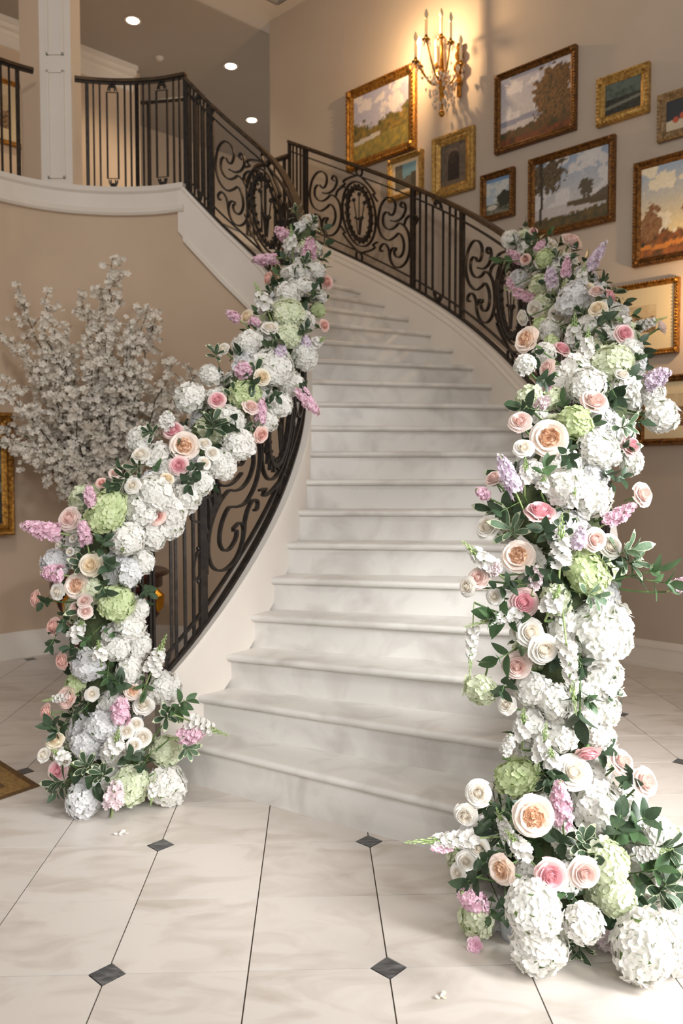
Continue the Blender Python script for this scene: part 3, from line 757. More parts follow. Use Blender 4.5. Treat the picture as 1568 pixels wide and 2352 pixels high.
# ------------------------------------------------------------------ sconces
def sconce(px, py, label, power, lit):
    c = on_wall(px, py, 0); ex = -WD; n = WN; S_ = .0041 * 1.0
    t = thing('wall_sconce', label, 'sconce', (c.x, c.y, c.z), 'crystal sconces on the stair wall')
    P = lambda x, z, d: c + ex * (x * S_) + V(0, 0, z * S_) + n * d          # px-sized local frame
    m = MB()
    for z, r in ((-10, .035), (20, .05), (45, .04), (62, .028)): m.ball(P(14, z, .03), r, 8, 5, 1.2)
    m.tube([P(14, -40, .03), P(14, 70, .03)], .02, 8); part('backplate', m, 'brass', t)
    m = MB(); m.tube([P(0, -80, .2), P(0, -20, .2), P(0, 40, .2), P(0, 75, .2)], [.012, .03, .014, .012], 8); m.ball(P(0, -84, .2), .028, 8, 5); m.ball(P(0, 0, .2), .035, 8, 5)
    m.tube([P(14, 0, .03), P(5, -25, .1), P(0, -10, .2)], .012, 6)
    part('centre_stem', m, 'brass', t)
    arms = [(-48, 22, .26, 1), (-31, 14, .40, 0), (-2, 70, .2, 0), (0, 46, .42, 0), (40, 36, .30, 0), (34, 10, .12, 0), (-34, 30, .10, 0)]
    for k, (x, z, d, on) in enumerate(arms):
        b = P(x, z, d); m = MB(); s0 = P(0, -18, .2)
        pts = [s0.lerp(b, f) + V(0, 0, -.075 * math.sin(PI * min(1, f * 1.1))) for f in [i / 10 for i in range(11)]]
        m.tube(pts, .008, 6); m.lathe([(.004, -.02), (.012, -.01), (.034, .0), (.036, .008), (.012, .01), (.016, .03), (.012, .045), (.001, .046)], 12, b); arm = part('arm', m, 'brass', t)
        m = MB(); m.tube([b + V(0, 0, .04), b + V(0, 0, .17)], .0135, 10); part('candle_sleeve', m, 'candle', arm)
        m = MB(); m.lathe([(.002, 0), (.013, .012), (.019, .035), (.012, .065), (.002, .085)], 10, b + V(0, 0, .172))
        part('bulb', m, 'bulb_glow' if on else 'bulb_clear', arm)
        if on:
            l = bpy.data.lights.new('sconce_glow', 'POINT'); l.energy = power; l.color = (1, .66, .34); l.shadow_soft_size = .02
            o = bpy.data.objects.new('sconce_glow', l); COL.objects.link(o); o.location = b + V(0, 0, .21) + n * .05
        cm = MB()
        for j in range(6):
            a = 2 * PI * j / 6; q = b + V(.034 * math.cos(a), .034 * math.sin(a), -.005)
            cm.add([q, q + V(.007, 0, -.022), q + V(0, .007, -.022), q + V(-.007, 0, -.022), q + V(0, -.007, -.022), q + V(0, 0, -.06)], [(0, 1, 2), (0, 2, 3), (0, 3, 4), (0, 4, 1), (5, 2, 1), (5, 3, 2), (5, 4, 3), (5, 1, 4)])
        part('crystal_drops', cm, 'crystal', t, False, kind='stuff')
    cm = MB(); rnd = random.Random(3)
    for j in range(130):
        a = rnd.uniform(0, 2 * PI); r = rnd.uniform(.05, .19); z = rnd.uniform(-70, 5)
        q = P(0, z, .2) + V(r * math.cos(a), r * math.sin(a), 0) * (1 + z / 140)
        s_ = rnd.uniform(.008, .014)
        cm.add([q + V(0, 0, s_), q + V(s_, 0, 0), q + V(0, s_, 0), q + V(-s_, 0, 0), q + V(0, -s_, 0), q + V(0, 0, -s_ * 3)], [(0, 1, 2), (0, 2, 3), (0, 3, 4), (0, 4, 1), (5, 2, 1), (5, 3, 2), (5, 4, 3), (5, 1, 4)])
    part('crystal_swags', cm, 'crystal', t, False, kind='stuff')
sconce(1046, 186, 'brass and crystal candle sconce with one lit bulb above the small pictures', 40, True)
sconce(1745, 770, 'brass and crystal candle sconce beside the mounted prints', 16, True)
# ------------------------------------------------------------------ rug
rg = [at_z(0, 1748, 0), at_z(92, 1806, 0), at_z(0, 1838, 0)]
e_a = (rg[0] - rg[1]).normalized(); e_b = (rg[2] - rg[1]).normalized(); cn = rg[1]
rug = thing('rug', 'gold and brown bordered rug on the marble floor behind the garland foot', 'rug', (cn.x, cn.y, 0))
for k, (ins, mt, z) in enumerate(((0, 'rug_brown', .004), (.03, 'rug_gold', .0048), (.12, 'rug_brown', .0056), (.15, 'rug_light', .0064), (.2, 'rug_gold', .0072))):
    m = MB(); c_ = cn + (e_a + e_b) * ins
    m.prism([c_, c_ + e_a * .8, c_ + e_a * .8 + e_b * 1.6, c_ + e_b * 1.6], 0.001, z)
    part('border' if k < 4 else 'field', m, mt, rug, False)
# ------------------------------------------------------------------ console table, vase and blossom branches
tc = V(-1.45 * K, 4.95 * K, 0); TH = .72
tb = thing('console_table', 'round mahogany table with gilt mounts behind the stair railing', 'table', tc)
m = MB(); m.lathe([(.01, TH - .02), (.42, TH - .02), (.45, TH - .01), (.45, TH + .005), (.43, TH + .02), (.01, TH + .02)], 32, tc); part('tabletop', m, 'mahogany', tb)
m = MB(); m.lathe([(.33, TH - .1), (.4, TH - .1), (.4, TH - .02), (.33, TH - .02)], 32, tc); part('apron', m, 'mahogany', tb)
for k in range(4):
    a = PI / 4 * (2 * k) - .35; d = V(math.cos(a), math.sin(a), 0)
    pts = [tc + d * r + V(0, 0, z) for r, z in ((.36, TH - .08), (.42, .56), (.40, .46), (.30, .33), (.2, .22), (.22, .1), (.36, .03), (.4, .025))]
    m = MB(); m.tube(pts, [.03, .04, .042, .036, .03, .026, .03, .018], 8); lg = part('leg', m, 'mahogany', tb)
    m = MB(); m.tube([tc + d * r + V(0, 0, z) for r, z in ((.40, TH - .1), (.452, .57), (.445, .5), (.42, .46))], [.025, .034, .03, .02], 8); m.ball(tc + d * .45 + V(0, 0, .52), .03, 8, 5); part('gilt_mount', m, 'gilt', lg)
m = MB(); m.lathe([(.01, .17), (.22, .17), (.24, .2), (.22, .23), (.01, .23)], 20, tc); part('stretcher_shelf', m, 'mahogany', tb)
vc = tc + V(0, 0, TH + .02)
va = thing('vase', 'pale porcelain vase holding blossom branches on the round table', 'vase', vc)
m = MB(); m.lathe([(.01, 0), (.07, 0), (.075, .01), (.05, .03), (.09, .1), (.12, .18), (.11, .25), (.06, .31), (.07, .34), (.06, .34), (.05, .31), (.01, .3)], 24, vc); part('body', m, 'porcelain', va)
# blossom sprays: each main branch follows a direction seen in the photograph
bs = thing('blossom_branches', 'spray of white blossom branches in the vase against the drum wall', 'branches', vc + V(0, 0, .3))
rb = random.Random(11)
tips = [(258, 592), (48, 682), (100, 690), (185, 668), (340, 700), (365, 710), (12, 775), (-20, 880), (150, 760), (300, 760), (400, 830), (450, 862), (5, 980), (40, 1020), (90, 890), (215, 720), (240, 660), (330, 860), (130, 1130), (160, 1145), (290, 1000), (380, 900), (60, 800), (200, 800), (110, 980), (260, 850), (420, 940), (150, 900), (180, 1050), (300, 930), (-40, 1000), (230, 900), (130, 820), (270, 1040), (210, 980), (340, 980), (60, 940), (120, 1060), (250, 1100), (170, 1100), (400, 880), (310, 800), (90, 740), (250, 760)]
base = vc + V(0, 0, .3); sites = []
for k, (px, py) in enumerate(tips):
    dep = depth(tc) + rb.uniform(-.42, .28)
    tip_ = at_depth(px, py, dep)
    pts = []; n = 14; mid_ = base.lerp(tip_, .45) + V(rb.uniform(-.08, .08), rb.uniform(-.08, .08), .18 + .1 * rb.random())
    for i in range(n + 1):
        f = i / n; p = base * (1 - f) ** 2 + mid_ * 2 * f * (1 - f) + tip_ * f * f
        p = p + V(ns(f * 3, k, 1, 1), ns(f * 3, k, 1, 2), ns(f * 3, k, 1, 3)) * .05 * f; pts.append(p)
    m = MB(); m.tube(pts, lambda f: .008 * (1 - f) + .002, 5)
    L_ = (tip_ - base).length
    for j in range(int(14 + L_ * 14)):                       # side twigs
        f = rb.uniform(.28, 1); i = int(f * n * .999); p = pts[i].lerp(pts[min(i + 1, n)], f * n - i)
        d = Vector((rb.gauss(0, 1), rb.gauss(0, 1), rb.gauss(.3, 1))).normalized(); ln = rb.uniform(.06, .24) * (1.15 - f * .6)
        q = p + d * ln; m.tube([p, p.lerp(q, .5) + V(0, 0, .01), q], .002, 3)
        for g in range(rb.randint(3, 6)): sites.append(p.lerp(q, rb.uniform(.25, 1.05)) + Vector((rb.gauss(0, .014), rb.gauss(0, .014), rb.gauss(0, .014))))
    for j in range(int(L_ * 22)):
        f = rb.uniform(.35, 1); i = int(f * n * .999); p = pts[i].lerp(pts[min(i + 1, n)], f * n - i)
        sites.append(p + Vector((rb.gauss(0, .018), rb.gauss(0, .018), rb.gauss(0, .018))))
    part('branch', m, 'bark', bs)
def blossom_mesh(mb, M):
    for k in range(5):
        a = 2 * PI * k / 5; ca, sa = math.cos(a), math.sin(a)
        def q(r, w, z): return M @ V(r * ca - w * sa, r * sa + w * ca, z)
        mb.add([q(.05, 0, 0), q(.6, .42, .25), q(1.05, .2, .5), q(1.05, -.2, .5), q(.6, -.42, .25), q(.65, 0, .12)], [(0, 5, 1), (1, 5, 2), (2, 5, 3), (3, 5, 4), (4, 5, 0)])
mb = MB(); blossom_mesh(mb, Matrix.Identity(4)); bl_me = mb.mesh('blossom', 'blossom')
rb.shuffle(sites); sites.sort(key=lambda p: depth(p))
stuffm = MB(); leafm = MB()
for k, p in enumerate(sites):
    r = rb.uniform(.017, .026); rot = Vector((rb.gauss(0, .7), -1 + rb.gauss(0, .7), rb.gauss(.2, .7))).to_track_quat('Z', 'Y').to_matrix().to_4x4()
    M = Matrix.Translation(p) @ rot @ Matrix.Scale(r, 4)
    if k < 300:
        o = link('blossom', bl_me, bs); o.matrix_basis = Matrix.Translation(-bs.location) @ M
    else: blossom_mesh(stuffm, M)
    if k % 5 == 0:
        d = rot @ V(1, 0, .2); s_ = rot @ V(0, 1, 0); q = p + d * .03
        leafm.add([p, p + d * .014 + s_ * .006, q, p + d * .014 - s_ * .006], [(0, 1, 2, 3)])
part('blossom_mass', stuffm, 'blossom', bs, kind='stuff'); part('young_leaves', leafm, 'blossom_leaf', bs, kind='stuff')
print('blossoms', len(sites))
# ------------------------------------------------------------------ flower meshes (unit size, axis +z)
def petal_fan(mb, M, n, L_=1.0, w=.38, cup=.12, lift=.15, ruff=0, rnd=None):
    for k in range(n):
        a = 2 * PI * k / n; ca, sa = math.cos(a), math.sin(a); j = (lambda: rnd.uniform(-ruff, ruff)) if rnd else (lambda: 0)
        def q(r, t, z): return M @ V(r * ca - t * sa, r * sa + t * ca, z + j())
        mb.add([q(.03, 0, 0), q(.5 * L_, w, cup + lift * .5), q(.92 * L_, w * .62, cup + lift), q(1.02 * L_, 0, cup * .6 + lift), q(.92 * L_, -w * .62, cup + lift), q(.5 * L_, -w, cup + lift * .5), q(.55 * L_, 0, lift * .3)],
               [(0, 6, 1), (1, 6, 2), (2, 6, 3), (3, 6, 4), (4, 6, 5), (5, 6, 0)])
def basis(d, spin=0):
    return d.to_track_quat('Z', 'Y').to_matrix().to_4x4() @ Matrix.Rotation(spin, 4, 'Z')
def hydrangea_mesh(seed, n=165, fs=.2):
    rd = random.Random(seed); mb = MB(); ga = PI * (3 - 5 ** .5); sq = (rd.uniform(.86, 1), rd.uniform(.86, 1), rd.uniform(.78, .95))
    for i in range(n):
        z = 1 - 1.72 * (i + .5) / n; r = math.sqrt(max(0, 1 - z * z)); a = ga * i
        d = Vector((r * math.cos(a), r * math.sin(a), z)); lump = 1 + .20 * noise.noise(d * 2.2 + V(seed, 0, 0)) + rd.uniform(-.05, .05)
        p = Vector((d.x * sq[0], d.y * sq[1], d.z * sq[2])) * lump * .93
        dd = (d + Vector((rd.gauss(0, .28), rd.gauss(0, .28), rd.gauss(0, .28)))).normalized()
        petal_fan(mb, Matrix.Translation(p) @ basis(dd, rd.uniform(0, 2)) @ Matrix.Scale(fs * rd.uniform(.85, 1.12), 4), 4, 1, .52, .05, rd.uniform(.0, .22), .07, rd)
    mb.m = 1; mb.ball((0, 0, -.05), .80, 12, 8, .85)
    return mb.mesh('florets', ['pet_white', 'bud_green'])
HYD = [hydrangea_mesh(s) for s in (1, 2, 3, 4)]; HYS = [hydrangea_mesh(s, 84, .29) for s in (5, 6, 7, 8)]
mb = MB(); mb.tube([V(0, 0, -.6), V(.05, .02, -1.1), V(.02, 0, -1.9)], .06, 6); STEM_ME = mb.mesh('stem', 'stem_green')
def petal_mesh(R, H, A, curl, drop=.0, z0=-.5, nu=6, nv=5, wav=.02, seed=0):
    mb = MB(); vs = []; rd = random.Random(seed)
    for j in range(nv + 1):
        v = j / nv
        for i in range(nu + 1):
            u = -1 + 2 * i / nu; wid = .30 + .70 * math.sin(min(1, v * 1.05) * PI * .58) / math.sin(PI * .58)
            t = max(0, (v - .62) / .38); e = 1 - .22 * u * u * v
            rho = R * (.12 + .88 * v ** .55) + curl * R * t * t + .05 * R * u * u * v
            z = z0 + H * v * e - drop * t * t + wav * math.sin(u * 5 + R * 9) * v
            a = A * u * wid; vs.append(V(rho * math.cos(a), rho * math.sin(a), z))
    fs = [(j * (nu + 1) + i, j * (nu + 1) + i + 1, (j + 1) * (nu + 1) + i + 1, (j + 1) * (nu + 1) + i) for j in range(nv) for i in range(nu)]
    return mb.add(vs, fs)
def rolled(mb, turns=3.1, r1=.30, top=.44, n=46):
    rings = []
    for i in range(n + 1):
        f = i / n; a = 2 * PI * turns * f; r = .03 + (r1 - .03) * f; w = .012 * math.sin(a * 2.3)
        rings.append([V(r * .7 * math.cos(a), r * .7 * math.sin(a), -.4), V(r * 1.06 * math.cos(a), r * 1.06 * math.sin(a), .1), V((r + w) * math.cos(a), (r + w) * math.sin(a), top - .10 * f)])
    mb.loft(rings, False, False)
PETALS = [(3, dict(R=.37, H=.88, A=1.25, curl=.02, wav=.012)), (4, dict(R=.47, H=.86, A=1.1, curl=.05, wav=.015)), (5, dict(R=.60, H=.80, A=.92, curl=.12, drop=.03)), (5, dict(R=.74, H=.68, A=.86, curl=.20, drop=.08)), (6, dict(R=.86, H=.48, A=.74, curl=.20, drop=.11))]
mb = MB(); rolled(mb); mb.ball((0, 0, 0), .27, 10, 6, 1.2)
for n_, kw in PETALS[:2]:
    for k in range(n_):
        pm = petal_mesh(**kw); Rm = Matrix.Rotation(2 * PI * (k + .3 * n_) / n_, 4, 'Z'); mb.add([Rm @ v for v in pm.v], pm.f)
mb.lathe([(.02, -.4), (.5, -.3), (.62, -.12), (.3, .02), (.02, .05)], 12)
ROSE_C = mb.mesh('rose_heart', 'rose_pink_in')
RING = [petal_mesh(**kw).mesh('petal', 'rose_pink') for n_, kw in PETALS]
def whole_rose(ks, name, heart=True):
    mb = MB()
    if heart: rolled(mb); mb.ball((0, 0, 0), .27, 8, 5, 1.2)
    for r_ in ks:
        n_, kw = PETALS[r_]
        for k in range(n_):
            if r_ == 2: mb.m = 1
            pm = petal_mesh(**kw); Rm = Matrix.Rotation(2 * PI * (k + .5 * r_) / n_, 4, 'Z'); mb.add([Rm @ v for v in pm.v], pm.f)
    return mb.mesh(name, ['rose_pink_in', 'rose_pink'])
ROSE_SMALL = whole_rose((0, 1, 2, 3, 4), 'petals')
mb = MB(); rd = random.Random(5)
for k in range(46):                                            # quartered, ruffled heart of a garden rose
    a = rd.uniform(0, 2 * PI); r = .56 * math.sqrt(rd.random()); w = rd.uniform(.14, .24); h = rd.uniform(.46, .6) - .18 * r
    t = a + PI / 2 + rd.uniform(-.7, .7); c = V(r * math.cos(a), r * math.sin(a), -.42); rows = []
    for j in range(4):
        f = j / 3; row = []
        for i in range(5):
            u = -1 + i / 2; b = .05 * math.sin(u * 4 + k) * f
            row.append(c + V(math.cos(t), math.sin(t), 0) * (w * u * (.6 + .4 * f)) + V(-math.sin(t), math.cos(t), 0) * (b + .05 * u * u) + V(0, 0, h * f * 1.25 - .06 * u * u * f))
        rows.append(row)
    mb.loft(rows, False, False)
mb.lathe([(.02, -.4), (.6, -.3), (.66, -.16), (.4, -.05), (.02, 0)], 14)
GARDEN_C = mb.mesh('ruffled_heart', 'rose_peach_in')
GRING = [petal_mesh(R=.66, H=.74, A=.8, curl=.10, drop=.02, wav=.04).mesh('petal', 'rose_peach'), petal_mesh(R=.84, H=.60, A=.78, curl=.14, drop=.05, wav=.05).mesh('petal', 'rose_peach'), petal_mesh(R=.92, H=.42, A=.7, curl=.16, drop=.08, wav=.05).mesh('petal', 'rose_peach')]
mb = MB(); mb.lathe([(.02, -.72), (.16, -.66), (.2, -.5), (.12, -.4), (.02, -.4)], 8)
for k in range(5):
    a = 2 * PI * k / 5; mb.add([V(.15 * math.cos(a - .3), .15 * math.sin(a - .3), -.52), V(.15 * math.cos(a + .3), .15 * math.sin(a + .3), -.52), V(.5 * math.cos(a), .5 * math.sin(a), -.62)], [(0, 1, 2)])
mb.tube([V(0, 0, -.7), V(.03, .02, -1.2), V(0, 0, -2.0)], .065, 6); RSTEM = mb.mesh('stem', 'stem_green')
def stock_mesh(seed, n=24):
    rd = random.Random(seed); mb = MB()
    for i in range(n):
        f = (i + .5) / n; a = 2.4 * i + rd.uniform(-.3, .3); r = (.66 - .42 * max(0, f - .55) / .45) * rd.uniform(.75, 1.15); s_ = (.50 - .24 * max(0, f - .6) / .4) * rd.uniform(.85, 1.15)
        d = Vector((math.cos(a), math.sin(a), .1 + .8 * f + rd.uniform(-.35, .35))).normalized(); M = Matrix.Translation(V(r * math.cos(a), r * math.sin(a), 0) * .8 + V(0, 0, f + rd.uniform(-.03, .03))) @ Matrix.Diagonal((1, 1, .36, 1)) @ basis(d, rd.uniform(0, 3)) @ Matrix.Scale(s_, 4)
        petal_fan(mb, M, 5, 1, .48, .06, .16, .26, rd); petal_fan(mb, M @ Matrix.Rotation(.6, 4, 'Z') @ Matrix.Scale(.66, 4), 4, 1, .5, .3, .5, .26, rd)
    return mb.mesh('florets', 'stock_pink')
STOCK = [stock_mesh(s) for s in (1, 2, 3)]
mb = MB(); mb.tube([V(0, 0, -.5), V(0, 0, 1)], .09, 6)
for i in range(9):
    a = 2.4 * i; mb.ball(V(.16 * math.cos(a), .16 * math.sin(a), .92 + .012 * i), .10 - .006 * i, 5, 3, .35)
STOCK_STEM = mb.mesh('stem', 'bud_green')
def snap_mesh(seed, n=16, comp=.30):
    rd = random.Random(seed); mb = MB()
    for i in range(n):
        f = .02 + .60 * i / n; a = 2.4 * i; r = .62 - .3 * f; s_ = .56 - .34 * f
        d = Vector((math.cos(a), math.sin(a), .55)).normalized(); M = Matrix.Translation(V(r * math.cos(a), r * math.sin(a), 0) * .75 + V(0, 0, f)) @ Matrix.Diagonal((1, 1, comp, 1)) @ basis(d, rd.uniform(0, 3)) @ Matrix.Scale(s_, 4)
        petal_fan(mb, M, 5, .95, .5, .25, .45, .1, rd)
        mb.add([M @ (v * .5 - V(0, 0, .15)) for v in (V(1, 0, 0), V(0, 1, 0), V(-1, 0, 0), V(0, -1, 0), V(0, 0, .9), V(0, 0, -.9))], [(0, 1, 4), (1, 2, 4), (2, 3, 4), (3, 0, 4), (1, 0, 5), (2, 1, 5), (3, 2, 5), (0, 3, 5)])
    return mb.mesh('florets', 'pet_white')
SNAP = [snap_mesh(s) for s in (1, 2)]; SNAPL = [snap_mesh(s, 30, .15) for s in (3, 4)]
mb = MB(); mb.tube([V(0, 0, -.5), V(.04, 0, .4), V(-.02, 0, 1.02)], [.09, .08, .04], 6)
for i in range(22):
    f = .5 + .5 * i / 22; a = 2.4 * i; r = .30 * (1.2 - f) + .06
    mb.ball(V(r * math.cos(a), r * math.sin(a), f), .17 * (1.25 - f), 5, 3, .4)
SNAP_STEM = mb.mesh('bud_spike', 'bud_green')
def leaf_mesh(w, shape, rim=False, fold=.10, droop=.18, mats=('leaf_dark',)):
    mb = MB(); n = 6; rows = []; us = (-1, -.84, 0, .84, 1) if rim else (-1, 0, 1)
    for j in range(n + 1):
        v = j / n; ww = w * shape(v)
        rows.append([V(u * ww, -droop * v * v + fold * abs(u) * ww * 2, v) for u in us])
    k = len(us); vs = [p for r in rows for p in r]
    for j in range(n):
        for i in range(k - 1):
            mb.m = 1 if rim and (i in (0, k - 2) or j == n - 1) else 0
            mb.add([vs[j * k + i], vs[j * k + i + 1], vs[(j + 1) * k + i + 1], vs[(j + 1) * k + i]], [(0, 1, 2, 3)])
    # merge doubles so shading is smooth
    key = {}; nv = []; mp = []
    for p in mb.v:
        q = (round(p.x, 5), round(p.y, 5), round(p.z, 5))
        if q not in key: key[q] = len(nv); nv.append(p)
        mp.append(key[q])
    f2 = []; mi2 = []
    for f, mi_ in zip(mb.f, mb.mi):
        g = []
        for i in f:
            if mp[i] not in g: g.append(mp[i])
        if len(g) >= 3: f2.append(tuple(g)); mi2.append(mi_)
    mb.v, mb.f, mb.mi = nv, f2, mi2
    return mb.mesh('leaf', list(mats))
ovate = lambda v: max(0.0, math.sin(PI * v ** .8)) ** .8 * .98 + .0
obov = lambda v: max(0.0, math.sin(PI * v ** 1.35)) ** .75 + (.1 if v < .1 else 0)
LEAF = {'dark': leaf_mesh(.30, ovate, mats=('leaf_dark',)), 'mid': leaf_mesh(.26, ovate, mats=('leaf_mid',)), 'var': leaf_mesh(.19, obov, True, .08, .22, ('leaf_grey', 'leaf_rim')), 'vard': leaf_mesh(.20, obov, True, .08, .22, ('leaf_dark', 'leaf_rim'))}
mb = MB(); mb.tube([V(0, 0, -.6), V(.02, .01, .0), V(0, 0, .75)], .016, 5); SPRIG_STEM = mb.mesh('stem', 'stem_green')
# ------------------------------------------------------------------ garland spines
def spine(post_xy, z_top, R, s0, s1, rad_post, rad_rail):
    pts = []
    for i in range(25):
        z = z_top * i / 24; pts.append((V(post_xy[0], post_xy[1], z), rad_post(z)))
    for i in range(1, 61):
        f = i / 60; pts.append((R.at(s0 + (s1 - s0) * f, RH + .02), rad_rail(f)))
    return pts
bL = RI.base(0); bR = ROUT.base(0)
def rp(z): return .34 - .42 * z if z < .38 else .18 + .02 * z
SPL = spine((bL.x - .05, bL.y - .03), bL.z + RH - .05, RI, .06, sI(10.9), rp, lambda f: .19 - .06 * f)
SPR = spine((bR.x + .03, bR.y + .0), bR.z + RH - .05, ROUT, .06, sO(10.7), lambda z: (.40 - .5 * z if z < .4 else .19 + .02 * z), lambda f: .21 - .06 * f)
def near_spine(SP, px, py):
    """the nearest-to-camera stretch of the garland whose girth covers this direction, else the closest one"""
    best = None; cover = None
    for i, (c, r) in enumerate(SP):
        x, y = to_px(c); d = math.hypot(x - px, y - py); dp = depth(c); rp_ = r / dp * F_
        if best is None or d / rp_ < best[0]: best = (d / rp_, i, d)
        if d < rp_ * .9 and (cover is None or dp < cover[0]): cover = (dp, i, d)
    if cover and py < 1150: return cover[2], cover[1]
    return best[2], best[1]
def locate(SP, px, py, rpx, pull=.92):
    d, i = near_spine(SP, px, py); c, Rg = SP[i]; dep = depth(c); lat = d / F_ * dep
    push = math.sqrt(max((.28 if pull < 1 else .5) * Rg * Rg, Rg * Rg - lat * lat)) * pull
    dd = dep - push; r = rpx / F_ * dd; p = at_depth(px, py, dd)
    if p.z < r * .9:                                       # sits on the floor in front of the post
        k = (r * .9 - CAM.z) / ray(px, py).z; dd = k; p = CAM + ray(px, py) * k; r = rpx / F_ * dd
    side = (p - c); side -= _fw * side.dot(_fw)
    nrm = side * (1.0 / max(.05, Rg)) * .75 - _fw * (.55 + .6 * push / Rg) + V(0, 0, .22)
    return p, r, nrm.normalized(), i
WHERE = {('L', 0): 'at the inner garland foot', ('L', 1): 'on the inner newel', ('L', 2): 'on the inner handrail', ('R', 0): 'at the outer garland foot', ('R', 1): 'on the outer newel', ('R', 2): 'on the outer handrail'}
def zone(side, p, i): return WHERE[(side, 0 if p.z < .42 else (1 if i < 25 else 2))]
FR = random.Random(21)
def slotmat(o, *names):
    for k, nme in enumerate(names):
        if nme: o.material_slots[k].link = 'OBJECT'; o.material_slots[k].material = MATS[nme]
COLN = {'HW': ('white', 'pet_white'), 'HC': ('cool white', 'pet_coolwhite'), 'HG': ('apple green', 'pet_green'), 'HL': ('pale green', 'pet_palegreen'),
        'RP': ('pink', 'rose_pink'), 'RB': ('blush', 'rose_blush'), 'RS': ('salmon pink', 'rose_salmon'), 'RW': ('white', 'rose_white'), 'RC': ('cream', 'rose_cream'),
        'GP': ('peach', 'rose_peach'), 'GW': ('ivory', 'rose_white'), 'SP': ('pink', 'stock_pink'), 'SL': ('lilac', 'stock_lilac'), 'SB': ('pale blush', 'stock_pale'), 'ST': ('white', 'pet_white')}
ALL = []
def root(name, desc, wh, cat, M):
    o = thing(name, desc + ' ' + wh, cat, (0, 0, 0), desc + 's ' + wh); o.matrix_basis = M; ALL.append((o, desc, wh, M.translation.copy())); return o
def bloom(side, typ, px, py, rpx, face=None, pull=None):
    SP = SPL if side == 'L' else SPR
    p, r, n, i = locate(SP, px, py, rpx, pull or (.82 if typ[0] == 'H' else 1.12))
    if face: n = (_rt * face[0] + _up * face[1] - _fw * (face[2] if len(face) > 2 else .6)).normalized()
    else: n = (n + Vector((FR.gauss(0, .16), FR.gauss(0, .16), FR.gauss(0, .16)))).normalized()
    t = make_bloom(side, typ, p, r, n, zone(side, p, i), rpx); long_stem(t, p, SP, i)
def long_stem(t, p, SP, i):
    """a visible stem from a far-reaching flower back to the garland core"""
    c, Rg = SP[i]
    if (p - c).length < Rg * 1.02: return
    M = t.matrix_basis; Mi = M.inverted(); q0 = M @ V(0, 0, -.5); q1 = c + (p - c) * .15; mid_ = q0.lerp(q1, .5) + V(0, 0, -.03); mb = MB()
    for k in range(1): mb.tube([q0 * (1 - f) ** 2 + mid_ * 2 * f * (1 - f) + q1 * f * f for f in [j / 6 for j in range(7)]], .0035, 5)
    mb.v = [Mi @ v for v in mb.v]; link('long_stem', mb.mesh('long_stem', 'stem_green'), t)
def make_bloom(side, typ, p, r, n, wh, rpx):
    cn_, mt = COLN[typ]; M = Matrix.Translation(p) @ basis(n, FR.uniform(0, 6)) @ Matrix.Scale(r, 4)
    if typ[0] == 'H':
        M = M @ Matrix.Diagonal((FR.uniform(.94, 1.16), FR.uniform(.88, 1.06), FR.uniform(.78, 1.0), 1))
        sz = 'large' if r > .085 else ('medium' if r > .055 else 'small')
        t = root('hydrangea', f'{sz} {cn_} hydrangea', wh, 'hydrangea', M)
        o = link('florets', FR.choice(HYD if r > .068 else HYS), t); slotmat(o, mt); o['kind'] = 'stuff'
        link('stem', STEM_ME, t); return t
    garden = typ[0] == 'G'; nm = 'garden_rose' if garden else 'rose'
    sz = 'full blown' if r > .05 else ('half open' if r > .034 else 'small')
    t = root(nm, f'{sz} {cn_} {"garden rose" if garden else "rose"}', wh, 'rose', M)
    if garden:
        o = link('ruffled_heart', GARDEN_C, t); slotmat(o, mt + '_in')
        for k_, (me, n_) in enumerate(zip(GRING, (5, 6, 6))):
            for k in range(n_):
                o = link('petal', me, t); o.rotation_euler.z = 2 * PI * (k + .5 * k_) / n_ + FR.uniform(-.1, .1); slotmat(o, mt)
    elif rpx >= 17:
        o = link('rose_heart', ROSE_C, t); slotmat(o, mt + '_in')
        for k_ in (2, 3, 4):
            n_ = PETALS[k_][0]
            for k in range(n_):
                o = link('petal', RING[k_], t); o.rotation_euler.z = 2 * PI * (k + .5 * k_) / n_ + FR.uniform(-.12, .12)
                s_ = FR.uniform(.93, 1.05); o.scale = (s_, s_, FR.uniform(.92, 1.1)); slotmat(o, mt if k_ > 2 else (mt + '_in' if typ in ('RP',) else mt))
    else:
        o = link('petals', ROSE_SMALL, t); slotmat(o, mt + '_in', mt)
    link('stem', RSTEM, t); return t
def spike(side, typ, x0, y0, x1, y1, wpx, pull=1.12, fwd=.04):
    SP = SPL if side == 'L' else SPR
    p0, r, n, i = locate(SP, x0, y0, wpx * .5, pull); d0 = depth(p0); p1 = at_depth(x1, y1, d0 - fwd)
    if p1.z < .02: p1.z = .02
    L_ = (p1 - p0).length; w = wpx / F_ * d0
    M = Matrix.Translation(p0) @ basis((p1 - p0).normalized(), FR.uniform(0, 6)) @ Matrix.Diagonal((w, w, L_, 1)); wh = zone(side, p0, i)
    if typ == 'SN':
        t = root('snapdragon', 'white snapdragon', wh, 'snapdragon', M)
        link('florets', FR.choice(SNAP if L_ / w < 4 else SNAPL), t)['kind'] = 'stuff'; link('bud_spike', SNAP_STEM, t)
        long_stem(t, p0, SP, i)
    else:
        cn_, mt = COLN[typ]
        t = root('stock_flower', f'{cn_} stock', wh, 'stock flower', M)
        o = link('florets', FR.choice(STOCK), t); slotmat(o, mt); o['kind'] = 'stuff'; link('stem', STOCK_STEM, t)
        long_stem(t, p0, SP, i)
